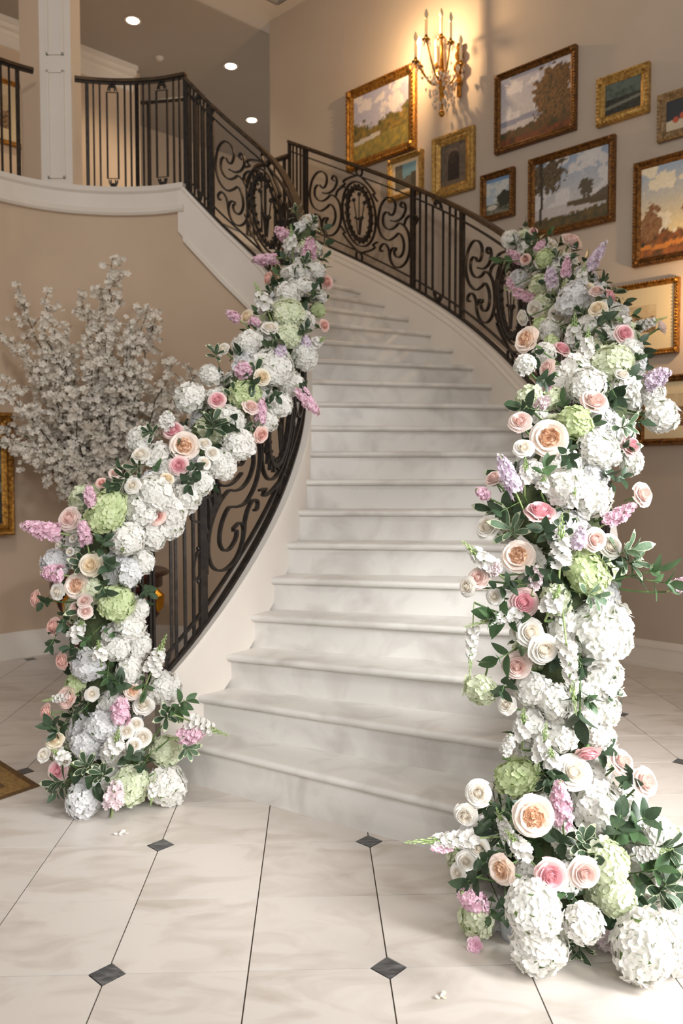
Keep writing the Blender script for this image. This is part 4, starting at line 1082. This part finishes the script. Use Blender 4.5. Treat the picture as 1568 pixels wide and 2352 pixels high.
def sprig(side, kind, x0, y0, x1, y1, nl=None, pull=1.02, fwd=.07, loc=None):
    SP = SPL if side == 'L' else SPR
    if loc is None:
        p0, r, n, i = locate(SP, x0, y0, 6, pull); d0 = depth(p0); p1 = at_depth(x1, y1, d0 - fwd)
        if p1.z < .02: p1 = p1 + V(0, 0, .02 - p1.z)
    else: p0, p1, i = loc
    ax = p1 - p0; L_ = max(.05, ax.length); wh = zone(side, p0, i)
    M = Matrix.Translation(p0) @ basis(ax.normalized(), FR.uniform(0, 6)) @ Matrix.Scale(L_, 4)
    nmk = {'dark': ('rose_leaf_sprig', 'dark green rose leaf sprig'), 'mid': ('leaf_sprig', 'fresh green leaf sprig'), 'var': ('pittosporum_sprig', 'cream edged grey leaf sprig'), 'vard': ('pittosporum_sprig', 'cream edged dark leaf sprig')}[kind]
    t = root(nmk[0], nmk[1], wh, 'foliage', M); link('stem', SPRIG_STEM, t)
    me = LEAF[kind]
    if kind in ('dark', 'mid'):
        ls = [(.0, 1.0, 60), (.3, 2.9, 62), (.35, 5.2, 60), (.62, .6, 50), (.66, 3.6, 52), (.75, 2, 8)]
        for f, a, tilt in ls[:nl or 6]:
            o = link('leaf', me, t); s_ = min(FR.uniform(.48, .66), FR.uniform(.075, .09) / L_)
            o.matrix_basis = Matrix.Translation((0, 0, f)) @ Matrix.Rotation(a + FR.uniform(-.4, .4), 4, 'Z') @ Matrix.Rotation(math.radians(tilt + FR.uniform(-12, 12)), 4, 'X') @ Matrix.Scale(s_, 4)
    else:
        for k in range(nl or 9):
            o = link('leaf', me, t); s_ = min(FR.uniform(.55, .8), FR.uniform(.075, .095) / L_)
            o.matrix_basis = Matrix.Translation((0, 0, .3 + .05 * k)) @ Matrix.Rotation(2.4 * k, 4, 'Z') @ Matrix.Rotation(math.radians(FR.uniform(62, 80) - 6 * k), 4, 'X') @ Matrix.Scale(s_, 4)
# ------------------------------------------------------------------ garland bases and hidden filler
for side, SP, lab in (('L', SPL, 'mossy base of the garland wound over the inner handrail'), ('R', SPR, 'mossy base of the garland wound over the handrail by the picture wall')):
    t = thing('garland_base', lab, 'garland', SP[0][0])
    m = MB(); m.tube([c + V(0, 0, .02 if i == 0 else 0) for i, (c, r) in enumerate(SP)], [r * .55 for c, r in SP], 10)
    m.v = [v + Vector((noise.noise(v * 14), noise.noise(v * 14 + V(9, 0, 0)), noise.noise(v * 14 + V(0, 9, 0)))) * .02 for v in m.v]
    for v in m.v: v.z = max(.003, v.z)
    part('moss', m, 'moss', t)
    k = 0; acc = 0; last = SP[0][0]
    for i, (c, r) in enumerate(SP):
        acc += (c - last).length; last = c
        if acc < .085: continue
        acc = 0; k += 1; 
        tn = (SP[min(i + 1, len(SP) - 1)][0] - SP[max(i - 1, 0)][0]).normalized(); a0 = k * 1.1
        u = tn.orthogonal().normalized(); w = tn.cross(u)
        for j in range(2):
            a = a0 + 2 * PI * j / 2; d = u * math.cos(a) + w * math.sin(a); hr_ = FR.uniform(.06, .085) * min(1, r / .17)
            p = c + d * (r * .95 - hr_)
            if p.z < hr_: p.z = hr_
            make_bloom(side, FR.choice(('HW', 'HW', 'HW', 'HL', 'HC')), p, hr_, (d + V(0, 0, .2)).normalized(), zone(side, p, i), 30)
        for a in (a0 + 1, a0 + 3.1, a0 + 5.2):
            d = u * math.cos(a) + w * math.sin(a)
            p0 = c + d * r * .45; p1 = c + d * (r * 1.02) + V(0, 0, .03)
            if p1.z > .05: sprig(side, FR.choice(('dark', 'dark', 'vard', 'mid')), 0, 0, 0, 0, None, .9, .05, (p0, p0 + (p1 - p0).normalized() * .105, i))
# ------------------------------------------------------------------ garland by the picture wall (flowers read from the photograph)
for a in [('HW', 1173, 551, 25), ('RP', 1225, 530, 10), ('RB', 1315, 553, 27), ('HG', 1253, 595, 25), ('RS', 1206, 595, 13), ('HC', 1190, 642, 24), ('HL', 1242, 654, 25),
          ('HC', 1315, 685, 43), ('RC', 1346, 662, 17), ('RB', 1370, 667, 17), ('RP', 1403, 680, 20, (.6, .25, .4)), ('RC', 1372, 707, 21), ('RW', 1227, 712, 21), ('RW', 1198, 731, 19), ('GW', 1283, 725, 26),
          ('HG', 1242, 752, 24), ('HG', 1265, 792, 21), ('GP', 1206, 778, 31), ('RP', 1292, 800, 22, (.25, .45, .5)), ('HW', 1206, 838, 26), ('RB', 1255, 845, 23), ('RP', 1434, 766, 23, (.1, .1, 1)),
          ('RB', 1521, 750, 18, (.6, .3, .3)), ('HL', 1405, 835, 52), ('HW', 1447, 808, 30), ('RW', 1429, 859, 18), ('HW', 1320, 851, 38), ('HW', 1348, 886, 48), ('RB', 1366, 920, 34, (.1, .5, .7)),
          ('HW', 1495, 905, 42, (.5, .3, .5)), ('HW', 1516, 955, 46, (.6, -.2, .5)), ('HL', 1214, 918, 32), ('RB', 1194, 967, 28), ('GP', 1261, 1006, 42, (-.15, .1, 1)), ('HG', 1322, 973, 42), ('HW', 1376, 1032, 50),
          ('RP', 1450, 1024, 26, (.3, .25, .8)), ('HW', 1450, 1062, 30), ('RW', 1202, 1028, 25), ('RB', 1133, 1097, 23, (-.4, .6, .4)), ('HW', 1300, 1119, 52), ('HW', 1362, 1146, 45), ('RP', 1242, 1174, 38, (.05, .8, .55)),
          ('RB', 1478, 1135, 29, (.4, .2, .7)), ('RW', 1118, 1209, 31, (-.5, .3, .5)), ('RB', 1368, 1239, 29), ('RW', 1403, 1254, 29), ('GP', 1190, 1276, 37, (-.2, .3, .8)), ('HG', 1344, 1312, 53), ('RB', 1098, 1327, 27, (-.4, .3, .6)),
          ('RW', 1072, 1347, 24), ('RW', 1135, 1371, 21), ('RP', 1203, 1384, 33, (-.05, .1, 1)), ('HL', 1275, 1377, 36), ('HW', 1380, 1450, 82), ('RW', 1218, 1453, 34, (.1, .2, 1)), ('RW', 1188, 1450, 21), ('RW', 1250, 1492, 36, (.2, -.1, 1)),
          ('RB', 1187, 1530, 34, (-.2, -.1, 1)), ('HL', 1104, 1584, 38, (-.3, -.6, .5)), ('HW', 1222, 1586, 42), ('HW', 1272, 1612, 44), ('HW', 1384, 1556, 44), ('HW', 1388, 1630, 40), ('HW', 1335, 1600, 40), ('HW', 1336, 1650, 42),
          ('HW', 1226, 1662, 40), ('HW', 1290, 1690, 40), ('HW', 1372, 1690, 34), ('RW', 1163, 1619, 23), ('HG', 1185, 1784, 47), ('RP', 1352, 1731, 31, (.05, -.75, .5)), ('RB', 1430, 1748, 30, (.3, .5, .6)), ('RB', 1484, 1795, 34, (.35, .4, .7)),
          ('RW', 1098, 1822, 31, (-.3, .3, .7)), ('RW', 1068, 1873, 28, (-.3, -.1, .7)), ('GP', 1226, 1876, 46, (0, .1, 1), 1.5), ('HW', 1373, 1855, 64), ('RW', 1318, 1772, 42, (0, .5, .7)), ('HW', 1513, 1925, 50), ('RW', 1100, 1948, 24), ('RW', 1070, 1978, 24),
          ('RW', 1050, 2005, 20), ('GP', 1149, 1999, 34, (-.6, .0, .6), 1.5), ('RP', 1264, 2012, 38, (0, .1, 1), 1.7), ('RB', 1343, 2006, 36, (.05, .1, 1), 1.6), ('HW', 1207, 2010, 34), ('HL', 1392, 1985, 50, (.1, .1, 1), 1.25), ('HL', 1415, 2060, 46, (.1, 0, 1), 1.3), ('HW', 1224, 2088, 74, (-.1, .1, .9), 1.75),
          ('HW', 1236, 2172, 72, (-.1, -.3, .8)), ('HL', 1092, 2114, 45, (-.4, -.3, .7)), ('HC', 1142, 2112, 26), ('HW', 1340, 2120, 44, (.1, 0, 1), 1.5), ('HW', 1290, 2020, 40, (0, 0, 1), 1.0), ('HC', 1420, 2120, 36), ('HW', 1478, 2174, 84, (.2, -.1, .8)), ('HW', 1556, 2165, 66), ('HW', 1300, 1930, 36), ('HW', 1470, 2000, 40), ('HW', 1560, 2010, 40)]:
    bloom('R', *a)
for a in [('HL', 1245, 705, 30), ('HW', 1262, 760, 32), ('HW', 1248, 815, 32), ('HW', 1275, 870, 34), ('HL', 1262, 915, 32), ('HW', 1290, 900, 34), ('HW', 1240, 965, 30), ('HW', 1285, 1050, 36), ('HW', 1225, 1085, 30)]:
    bloom('R', a[0], a[1], a[2], a[3], None, .35)
for a in [('SP', 1232, 575, 1250, 552, 12), ('SP', 1195, 600, 1165, 575, 14), ('SP', 1297, 635, 1303, 590, 15), ('SL', 1352, 618, 1390, 555, 17), ('SN', 1330, 660, 1345, 600, 18), ('SL', 1268, 655, 1262, 612, 18), ('SP', 1175, 670, 1166, 638, 11),
          ('SP', 1184, 672, 1240, 690, 14), ('SN', 1316, 800, 1320, 720, 26), ('SN', 1345, 820, 1352, 750, 22), ('SN', 1440, 745, 1415, 728, 18), ('SN', 1462, 752, 1532, 728, 16), ('SL', 1480, 880, 1538, 852, 26), ('SB', 1236, 935, 1262, 912, 17),
          ('SP', 1252, 895, 1268, 880, 10), ('SL', 1184, 1130, 1148, 1046, 24), ('SN', 1205, 1110, 1206, 1050, 20), ('SP', 1118, 1140, 1094, 1124, 17), ('SN', 1245, 1120, 1250, 1090, 18), ('SN', 1310, 1160, 1322, 1120, 18), ('SP', 1395, 1200, 1458, 1158, 22),
          ('SL', 1330, 1255, 1335, 1210, 22), ('SN', 1130, 1305, 1060, 1242, 26), ('SB', 1128, 1312, 1150, 1298, 18), ('SB', 1225, 1345, 1236, 1300, 20), ('SN', 1285, 1300, 1290, 1180, 30), ('SN', 1262, 1400, 1285, 1345, 30), ('SN', 1300, 1470, 1322, 1640, 26),
          ('SN', 1200, 1405, 1066, 1440, 20), ('SN', 1085, 1440, 1078, 1555, 18), ('SN', 1200, 1690, 1202, 1625, 26), ('SN', 1240, 1740, 1255, 1660, 26), ('ST', 1160, 1725, 1172, 1690, 18), ('SP', 1292, 1890, 1284, 1795, 30), ('SN', 1095, 1925, 930, 1935, 24),
          ('SN', 1166, 1920, 1139, 1855, 18), ('SN', 1205, 1960, 1160, 1905, 26), ('SP', 1105, 2085, 1058, 2050, 32), ('SP', 1030, 1950, 990, 1948, 12), ('SB', 1395, 2165, 1382, 2115, 32), ('SN', 1460, 1965, 1545, 1950, 20), ('SN', 1270, 1760, 1262, 1715, 24)]:
    spike('R', *a)
# long side stem with a pink tip
spike('R', 'SP', 1548, 1350, 1585, 1330, 20)
for a in [('dark', 1360, 760, 1400, 725), ('dark', 1470, 790, 1480, 830), ('dark', 1300, 1040, 1310, 1065), ('var', 1410, 985, 1455, 975), ('dark', 1400, 880, 1420, 925), ('dark', 1230, 800, 1225, 830), ('dark', 1180, 1160, 1140, 1180), ('mid', 1240, 1100, 1256, 1060),
          ('var', 1190, 1240, 1160, 1200), ('var', 1400, 1280, 1470, 1255), ('var', 1420, 1300, 1480, 1285), ('dark', 1400, 1110, 1440, 1090), ('dark', 1270, 1290, 1262, 1330), ('dark', 1240, 1330, 1215, 1320), ('dark', 1260, 1230, 1240, 1210), ('dark', 1140, 1350, 1180, 1340),
          ('var', 1330, 1360, 1385, 1372), ('mid', 1190, 1420, 1110, 1410), ('mid', 1170, 1410, 1120, 1432), ('dark', 1320, 1500, 1345, 1545), ('mid', 1190, 1490, 1120, 1525), ('dark', 1160, 1560, 1150, 1600), ('dark', 1330, 1540, 1332, 1690), ('mid', 1330, 1600, 1365, 1620),
          ('dark', 1265, 1795, 1280, 1775), ('dark', 1160, 1885, 1110, 1880), ('dark', 1150, 1870, 1180, 1850), ('dark', 1300, 1940, 1270, 1925), ('dark', 1410, 1930, 1430, 1850), ('dark', 1440, 1900, 1495, 1870), ('mid', 1440, 1930, 1460, 1890), ('vard', 1330, 1950, 1345, 1925),
          ('dark', 1310, 2050, 1335, 2085), ('dark', 1160, 2060, 1162, 2110), ('mid', 1130, 2070, 1120, 2120), ('vard', 1310, 2150, 1312, 2210), ('vard', 1325, 2140, 1335, 2215), ('vard', 1440, 2070, 1500, 2090), ('var', 1480, 2030, 1550, 2060), ('mid', 1475, 2025, 1568, 1978),
          ('vard', 1500, 2060, 1540, 2020), ('dark', 1110, 2010, 1060, 2030), ('dark', 1130, 1960, 1090, 1980), ('dark', 1460, 1780, 1440, 1800), ('dark', 1230, 940, 1180, 930), ('dark', 1290, 610, 1320, 585), ('dark', 1220, 570, 1212, 545), ('mid', 1200, 600, 1125, 600), ('dark', 1230, 870, 1262, 880), ('mid', 1410, 1335, 1540, 1300), ('mid', 1470, 1328, 1560, 1345)]:
    sprig('R', *a)
# ------------------------------------------------------------------ garland on the inner railing
for a in [('RS', 614, 640, 17), ('RS', 751, 647, 18, (.5, .1, .7)), ('HW', 687, 628, 28), ('HW', 725, 622, 22), ('HW', 660, 676, 33), ('HW', 700, 660, 26), ('HL', 662, 720, 37), ('HG', 731, 712, 17), ('RS', 746, 747, 15), ('HW', 700, 740, 26), ('RW', 620, 752, 21), ('RC', 565, 728, 19),
          ('HL', 660, 772, 34), ('HW', 568, 793, 36), ('RW', 511, 801, 17), ('HW', 628, 842, 46), ('HW', 698, 815, 34), ('HW', 665, 880, 36), ('RC', 603, 866, 20), ('HG', 562, 909, 40), ('HW', 436, 914, 38), ('HW', 482, 862, 28), ('RP', 499, 918, 21), ('RB', 577, 933, 21), ('RS', 601, 999, 20, (.5, -.2, .5)),
          ('HW', 548, 1020, 42), ('HW', 640, 930, 34), ('HW', 610, 965, 30), ('HW', 530, 960, 34), ('HW', 509, 1066, 38), ('HW', 460, 1108, 36), ('HW', 427, 1144, 34), ('HW', 396, 1172, 34), ('RP', 397, 988, 25), ('GP', 423, 1023, 33, (.1, .2, 1)), ('RP', 410, 1069, 23, (0, .1, 1)), ('RW', 470, 1018, 17), ('RW', 488, 1040, 17), ('RW', 470, 1062, 17),
          ('HW', 361, 1045, 32), ('HW', 320, 1008, 32), ('RW', 322, 1044, 24), ('RW', 304, 1115, 20), ('RC', 385, 1098, 17), ('HW', 359, 1132, 46), ('HW', 322, 1165, 42), ('RS', 359, 1185, 22), ('RS', 233, 1108, 14), ('RB', 264, 1086, 15), ('HW', 392, 1208, 30), ('HW', 352, 1232, 32), ('HG', 245, 1175, 53), ('HW', 291, 1238, 47), ('RB', 158, 1190, 28),
          ('RW', 167, 1236, 11), ('RW', 133, 1251, 10), ('RW', 160, 1267, 11), ('HC', 128, 1296, 36), ('RC', 208, 1298, 28, (0, .2, 1)), ('GP', 174, 1345, 29), ('RW', 130, 1359, 21), ('RS', 80, 1375, 21, (-.6, .1, .5)), ('HG', 269, 1386, 46), ('RB', 194, 1379, 18), ('RB', 196, 1404, 18), ('RB', 172, 1397, 16), ('HC', 296, 1318, 34), ('HW', 330, 1290, 28),
          ('HW', 318, 1400, 26), ('RS', 120, 1439, 22, (-.5, .2, .6)), ('RS', 140, 1519, 21, (-.5, 0, .6)), ('HC', 201, 1529, 39), ('HW', 300, 1440, 34), ('HW', 320, 1485, 30), ('HW', 270, 1490, 30), ('HW', 300, 1540, 34), ('HW', 378, 1580, 42), ('HG', 172, 1573, 27), ('RS', 150, 1602, 24, (-.3, .2, .8)), ('RS', 104, 1636, 21, (-.6, .1, .5)),
          ('GP', 306, 1587, 20), ('RW', 330, 1619, 24, (.1, .5, .6)), ('RW', 211, 1594, 18), ('RW', 313, 1662, 17), ('RW', 291, 1679, 18), ('RW', 327, 1694, 23), ('RW', 308, 1712, 18), ('HC', 237, 1670, 42), ('HC', 201, 1712, 42), ('HL', 383, 1725, 42), ('RC', 126, 1699, 22), ('RW', 99, 1733, 18), ('RW', 132, 1725, 14), ('RW', 150, 1748, 13), ('RP', 132, 1771, 25, (-.2, .2, .9)),
          ('HC', 194, 1832, 48), ('HL', 300, 1803, 46), ('HW', 383, 1803, 48), ('HW', 260, 1730, 30)]:
    bloom('L', *a)
for a in [('SN', 672, 580, 668, 515, 16), ('SP', 660, 545, 632, 525, 18), ('SP', 708, 590, 714, 545, 20), ('ST', 660, 575, 672, 545, 18), ('SP', 633, 593, 578, 598, 16), ('ST', 736, 690, 740, 668, 16), ('SN', 614, 715, 584, 648, 24), ('SP', 548, 735, 518, 715, 15), ('SP', 575, 738, 600, 745, 14), ('SL', 705, 795, 698, 770, 14),
          ('SN', 720, 790, 748, 775, 16), ('SP', 560, 865, 555, 830, 24), ('SL', 640, 815, 650, 790, 16), ('SP', 596, 968, 602, 915, 16), ('SP', 690, 898, 732, 952, 18), ('ST', 380, 980, 388, 945, 22), ('SP', 135, 1224, 50, 1206, 26), ('SP', 200, 1248, 188, 1192, 19), ('SP', 210, 1160, 202, 1115, 17), ('SP', 140, 1320, 95, 1312, 26),
          ('SN', 170, 1465, 195, 1415, 22), ('SN', 230, 1510, 225, 1470, 20), ('SN', 346, 1545, 382, 1458, 24), ('SP', 276, 1655, 280, 1602, 27), ('SN', 262, 1720, 272, 1675, 26), ('SP', 415, 1692, 468, 1680, 26), ('SN', 435, 1655, 524, 1690, 22), ('SN', 150, 1745, 118, 1720, 20), ('SB', 260, 1850, 268, 1795, 28), ('SN', 352, 1800, 346, 1850, 14), ('SN', 160, 1600, 96, 1610, 14)]:
    spike('L', *a)
for a in [('vard', 690, 620, 705, 595), ('dark', 715, 690, 725, 655), ('dark', 640, 640, 630, 660), ('dark', 690, 770, 712, 745), ('vard', 500, 830, 490, 800), ('dark', 620, 800, 640, 770), ('dark', 560, 870, 585, 890), ('dark', 620, 900, 640, 915), ('vard', 480, 1000, 495, 955), ('dark', 470, 970, 520, 985), ('dark', 540, 950, 520, 985), ('vard', 360, 1000, 335, 990),
          ('dark', 440, 1060, 455, 1090), ('dark', 430, 1090, 435, 1125), ('vard', 330, 1070, 300, 1075), ('vard', 300, 1090, 270, 1115), ('dark', 270, 1120, 245, 1115), ('dark', 230, 1260, 245, 1230), ('dark', 240, 1310, 255, 1290), ('dark', 230, 1340, 245, 1370), ('dark', 110, 1370, 90, 1390), ('dark', 150, 1410, 140, 1440), ('dark', 130, 1460, 110, 1490), ('mid', 220, 1450, 190, 1480),
          ('dark', 180, 1490, 150, 1490), ('mid', 250, 1530, 245, 1570), ('dark', 200, 1620, 170, 1650), ('dark', 150, 1660, 120, 1690), ('dark', 140, 1690, 110, 1660), ('mid', 330, 1560, 335, 1600), ('mid', 400, 1620, 440, 1605), ('vard', 370, 1650, 395, 1640), ('var', 415, 1710, 440, 1725), ('mid', 400, 1640, 420, 1625), ('vard', 250, 1790, 225, 1770), ('vard', 210, 1770, 190, 1750),
          ('vard', 170, 1790, 110, 1800), ('dark', 150, 1800, 120, 1830), ('dark', 290, 1740, 315, 1730), ('dark', 340, 1740, 320, 1770), ('dark', 260, 1590, 280, 1560), ('dark', 330, 1350, 350, 1370), ('dark', 180, 1800, 230, 1810), ('dark', 690, 880, 700, 895)]:
    sprig('L', *a)
# ------------------------------------------------------------------ strays on the floor
def stray(name, px, py, r, mt, label, n):
    p = at_z(px, py, 0); t = thing(name, label, 'petal' if n < 5 else 'flower', (p.x, p.y, 0))
    m = MB(); rd_ = random.Random(px)
    if n < 5:
        for k in range(n): petal_fan(m, Matrix.Translation(p + V(.012 * k, .006 * k, .003)) @ basis(V(.1, -.2, 1).normalized(), k) @ Matrix.Scale(r, 4), 2, 1, .5, .1, .2, .08, rd_)
    else:
        for k in range(3): petal_fan(m, Matrix.Translation(p + V(0, 0, r * .5)) @ basis(V(-.2, -.9, .5).normalized(), k * .6) @ Matrix.Scale(r * (1 - .25 * k), 4), 5, 1, .5, .1 + .25 * k, .3 + .3 * k, .1, rd_)
    for v in m.v: v.z = max(.0012, v.z)
    part('petals', m, mt, t)
stray('fallen_blossom', 1090, 2180, .026, 'stock_pink', 'single pink blossom fallen on the marble beside the garland foot', 5)
stray('fallen_petal', 1010, 2293, .014, 'pet_ivory', 'pale fallen petal lying on the foreground marble tile', 2)
stray('fallen_petal', 272, 1918, .018, 'pet_white', 'white fallen petal near the foot of the inner garland', 3)
# cloth wrapped flower bowl peeping out at the foot
p = at_z(1165, 2180, 0); t = thing('wrapped_bowl', 'grey cloth wrapped flower bowl under the hydrangeas', 'bowl', p + V(.07, .07, 0)); m = MB()
m.lathe([(.01, .001), (.07, .001), (.08, .03), (.085, .08), (.08, .085), (.01, .08)], 20, p + V(.07, .07, 0))
for i, v in enumerate(m.v): v += V(noise.noise(v * 20), noise.noise(v * 20 + V(5, 0, 0)), 0) * .012
part('cloth', m, 'wrap_cloth', t)

# more bloom mass low on the outer garland, around the sides and the back of the foot
for k in range(12):
    a = -.35 + 3.85 * k / 11; c = SPR[0][0]; rr = .26 + .09 * (k % 2); p = V(c.x + rr * math.cos(a), c.y + rr * math.sin(a) - .04, .085 + .08 * (k % 3))
    make_bloom('R', ('HW', 'HL', 'HW', 'HC')[k % 4], p, .08, V(math.cos(a), math.sin(a), .4).normalized(), WHERE[('R', 0)], 30)
for k in range(26):
    a = 2 * PI * k / 26; c = SPR[0][0]; r0 = .24 if math.sin(a) < 0 else .2; p0 = V(c.x + r0 * math.cos(a), c.y + r0 * math.sin(a) - .10, .06 + .07 * (k % 4)); d = V(math.cos(a), math.sin(a), FR.uniform(-.1, .6)).normalized()
    sprig('R', ('dark', 'dark', 'mid', 'vard')[k % 4], 0, 0, 0, 0, None, .9, .05, (p0, p0 + d * .12, 0))
# ------------------------------------------------------------------ labels: what each flower stands beside
def article(s): return ('an ' if s[0] in 'aeiou' else 'a ') + s
for o, desc, wh, p in ALL:
    kind_ = desc.split()[-1]; best = None
    for o2, d2, w2, p2 in ALL:
        if o2 is o or d2.split()[-1] == kind_ or d2.endswith('sprig'): continue
        dd = (p2 - p).length_squared
        if best is None or dd < best[0]: best = (dd, d2)
    bd = best[1] if len((desc + best[1] + wh).split()) < 11 else ' '.join(best[1].split()[-2:])
    o['label'] = f'{desc} beside {article(bd)} {wh}'
